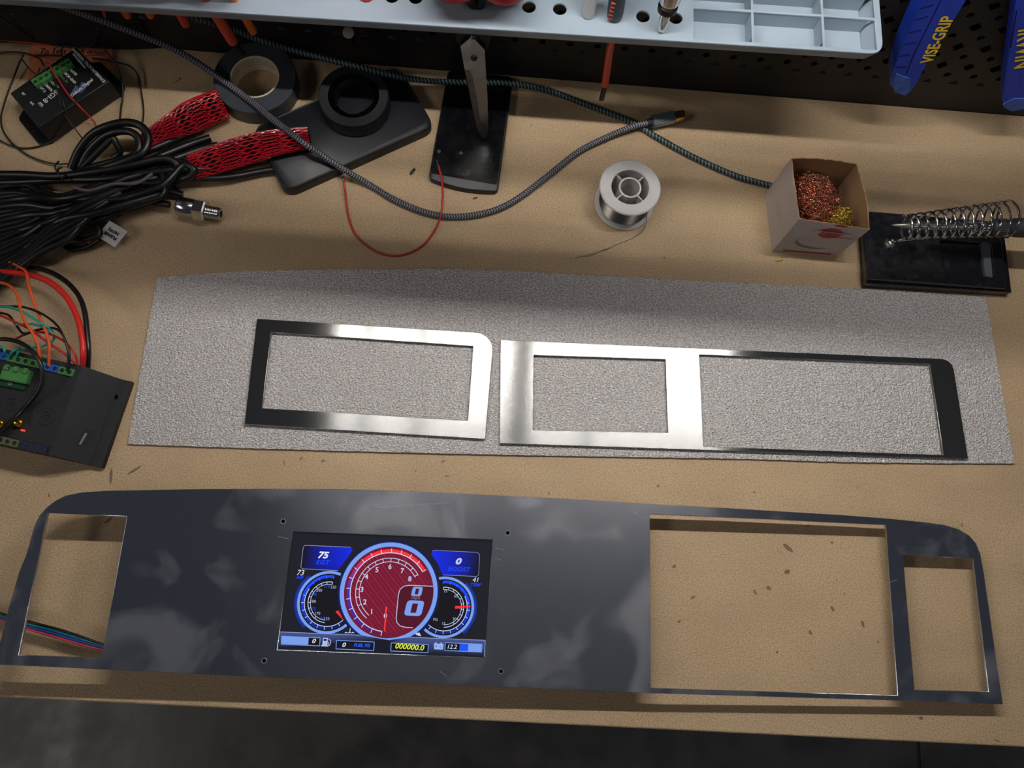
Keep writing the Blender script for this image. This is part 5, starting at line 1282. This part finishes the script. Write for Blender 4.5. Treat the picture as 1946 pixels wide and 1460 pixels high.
# raised marks
M_EMB = mat('embossed', (34, 34, 38), .45)
for cx_, cy_, r in ((65, 960, .0050), (285, 1035, .0072)):
    p = eq(cx_, cy_, CZ); tube('raised_ring', [p + Vector((r * math.cos(2 * math.pi * k / 32), r * math.sin(2 * math.pi * k / 32), 0)) for k in range(32)], .0003, M_EMB, t, seg=6, raw=True, closed=True)
    tube('raised_mark', [p + Vector((-r * .5, -r * .1, 0)), p + Vector((-r * .1, r * .1, 0)), p + Vector((r * .5, r * .05, 0)), p + Vector((0, -r * .4, 0))], .0003, M_EMB, t, seg=6)
    tube('raised_mark', [p + Vector((-r * .4, r * .4, 0)), p + Vector((0, r * .55, 0)), p + Vector((r * .5, r * .4, 0))], .0003, M_EMB, t, seg=6)

# controller wires
def ew(label, pts, z, r, m_):
    zz = list(np.interp(np.linspace(0, 1, len(pts)), np.linspace(0, 1, len(z)), z))
    return tag(tube('hookup_wire', [eq(x, y, q) for (x, y), q in zip(pts, zz)], r, m_, None, seg=8), label, 'wire', 'wires into the controller')
ew('orange wire right of the other orange one, into the blue terminal', [(60, 60), (120, 90), (165, 125), (182, 210), (220, 330), (260, 430), (290, 500), (310, 580), (310, 640), (308, 715)], [.012, .02, .026, .03, .034, .036, .038, .038, .0318], .0012, M_ORANGE)
ew('left orange wire running down into the green terminals', [(-60, 185), (0, 190), (60, 210), (110, 270), (130, 360), (160, 440), (200, 500), (230, 560), (245, 610), (250, 690)], [.012, .018, .026, .032, .036, .038, .038, .038, .0318], .0012, M_ORANGE)
ew('thick bright red wire curving into the top corner of the controller', [(0, 120), (60, 125), (180, 140), (300, 180), (400, 260), (460, 350), (500, 450), (520, 560), (525, 640), (522, 722)], [.010, .016, .022, .026, .03, .034, .036, .036, .0262], .0025, M_REDB)
ew('thick black wire beside the thick red one', [(150, 95), (230, 100), (330, 130), (430, 195), (500, 280), (535, 380), (548, 500), (556, 600), (556, 650), (553, 725)], [.008, .012, .018, .024, .03, .034, .034, .032, .0243], .0022, M_RUBBER)
ew('upper teal wire arching over the thin red wires', [(-60, 335), (0, 340), (80, 350), (170, 390), (250, 440), (300, 470), (330, 500)], [.02, .026, .034, .038, .036, .03], .0011, M_TEAL)
ew('teal wire looping back to the green terminals', [(100, 455), (190, 450), (260, 468), (322, 500), (340, 540), (310, 575), (250, 592), (160, 602), (115, 630), (98, 668)], [.03, .034, .034, .03, .028, .034, .036, .0318], .0010, M_TEAL)
ew('short teal wire bent into the left terminals', [(150, 603), (110, 608), (75, 630), (58, 662)], [.036, .038, .037, .0318], .0010, M_TEAL)
ew('shortest teal wire at the picture edge above the blue terminals', [(-40, 585), (0, 590), (25, 605), (28, 625), (20, 652)], [.034, .036, .037, .036, .0318], .0010, M_TEAL)
ew('thin dark red wire running straight to the controller corner', [(-50, 370), (0, 395), (100, 440), (200, 490), (290, 560), (380, 620), (440, 665), (480, 705)], [.018, .024, .03, .034, .036, .036, .034, .0305], .0010, M_RED)
ew('thin dark red wire arched over the others at the corner', [(100, 545), (150, 520), (220, 502), (300, 510), (380, 545), (440, 590), (475, 650), (490, 705)], [.014, .022, .028, .03, .034, .036, .034, .0298], .0010, M_RED)
ew('thin black wire arching from the left to the terminal corner', [(-40, 335), (40, 340), (150, 345), (270, 390), (360, 460), (405, 540), (428, 620), (430, 680), (425, 745)], [.022, .028, .034, .038, .04, .038, .036, .0318], .0010, M_RUBBER)
ew('thin black wire weaving under the red wires', [(-40, 370), (0, 380), (60, 400), (110, 470), (150, 510), (230, 490), (320, 475), (380, 500), (420, 570), (438, 640), (432, 745)], [.016, .02, .024, .026, .03, .034, .036, .036, .0318], .0010, M_RUBBER)
ew('black cable looping down over the controller face', [(-60, 545), (0, 545), (60, 550), (130, 570), (200, 620), (250, 690), (268, 770), (250, 855), (205, 925), (150, 985), (90, 1050), (0, 1135), (-80, 1190)], [.038, .040, .042, .046, .048, .046, .042, .038, .034, .036, .036, .036], .0018, M_RUBBER)
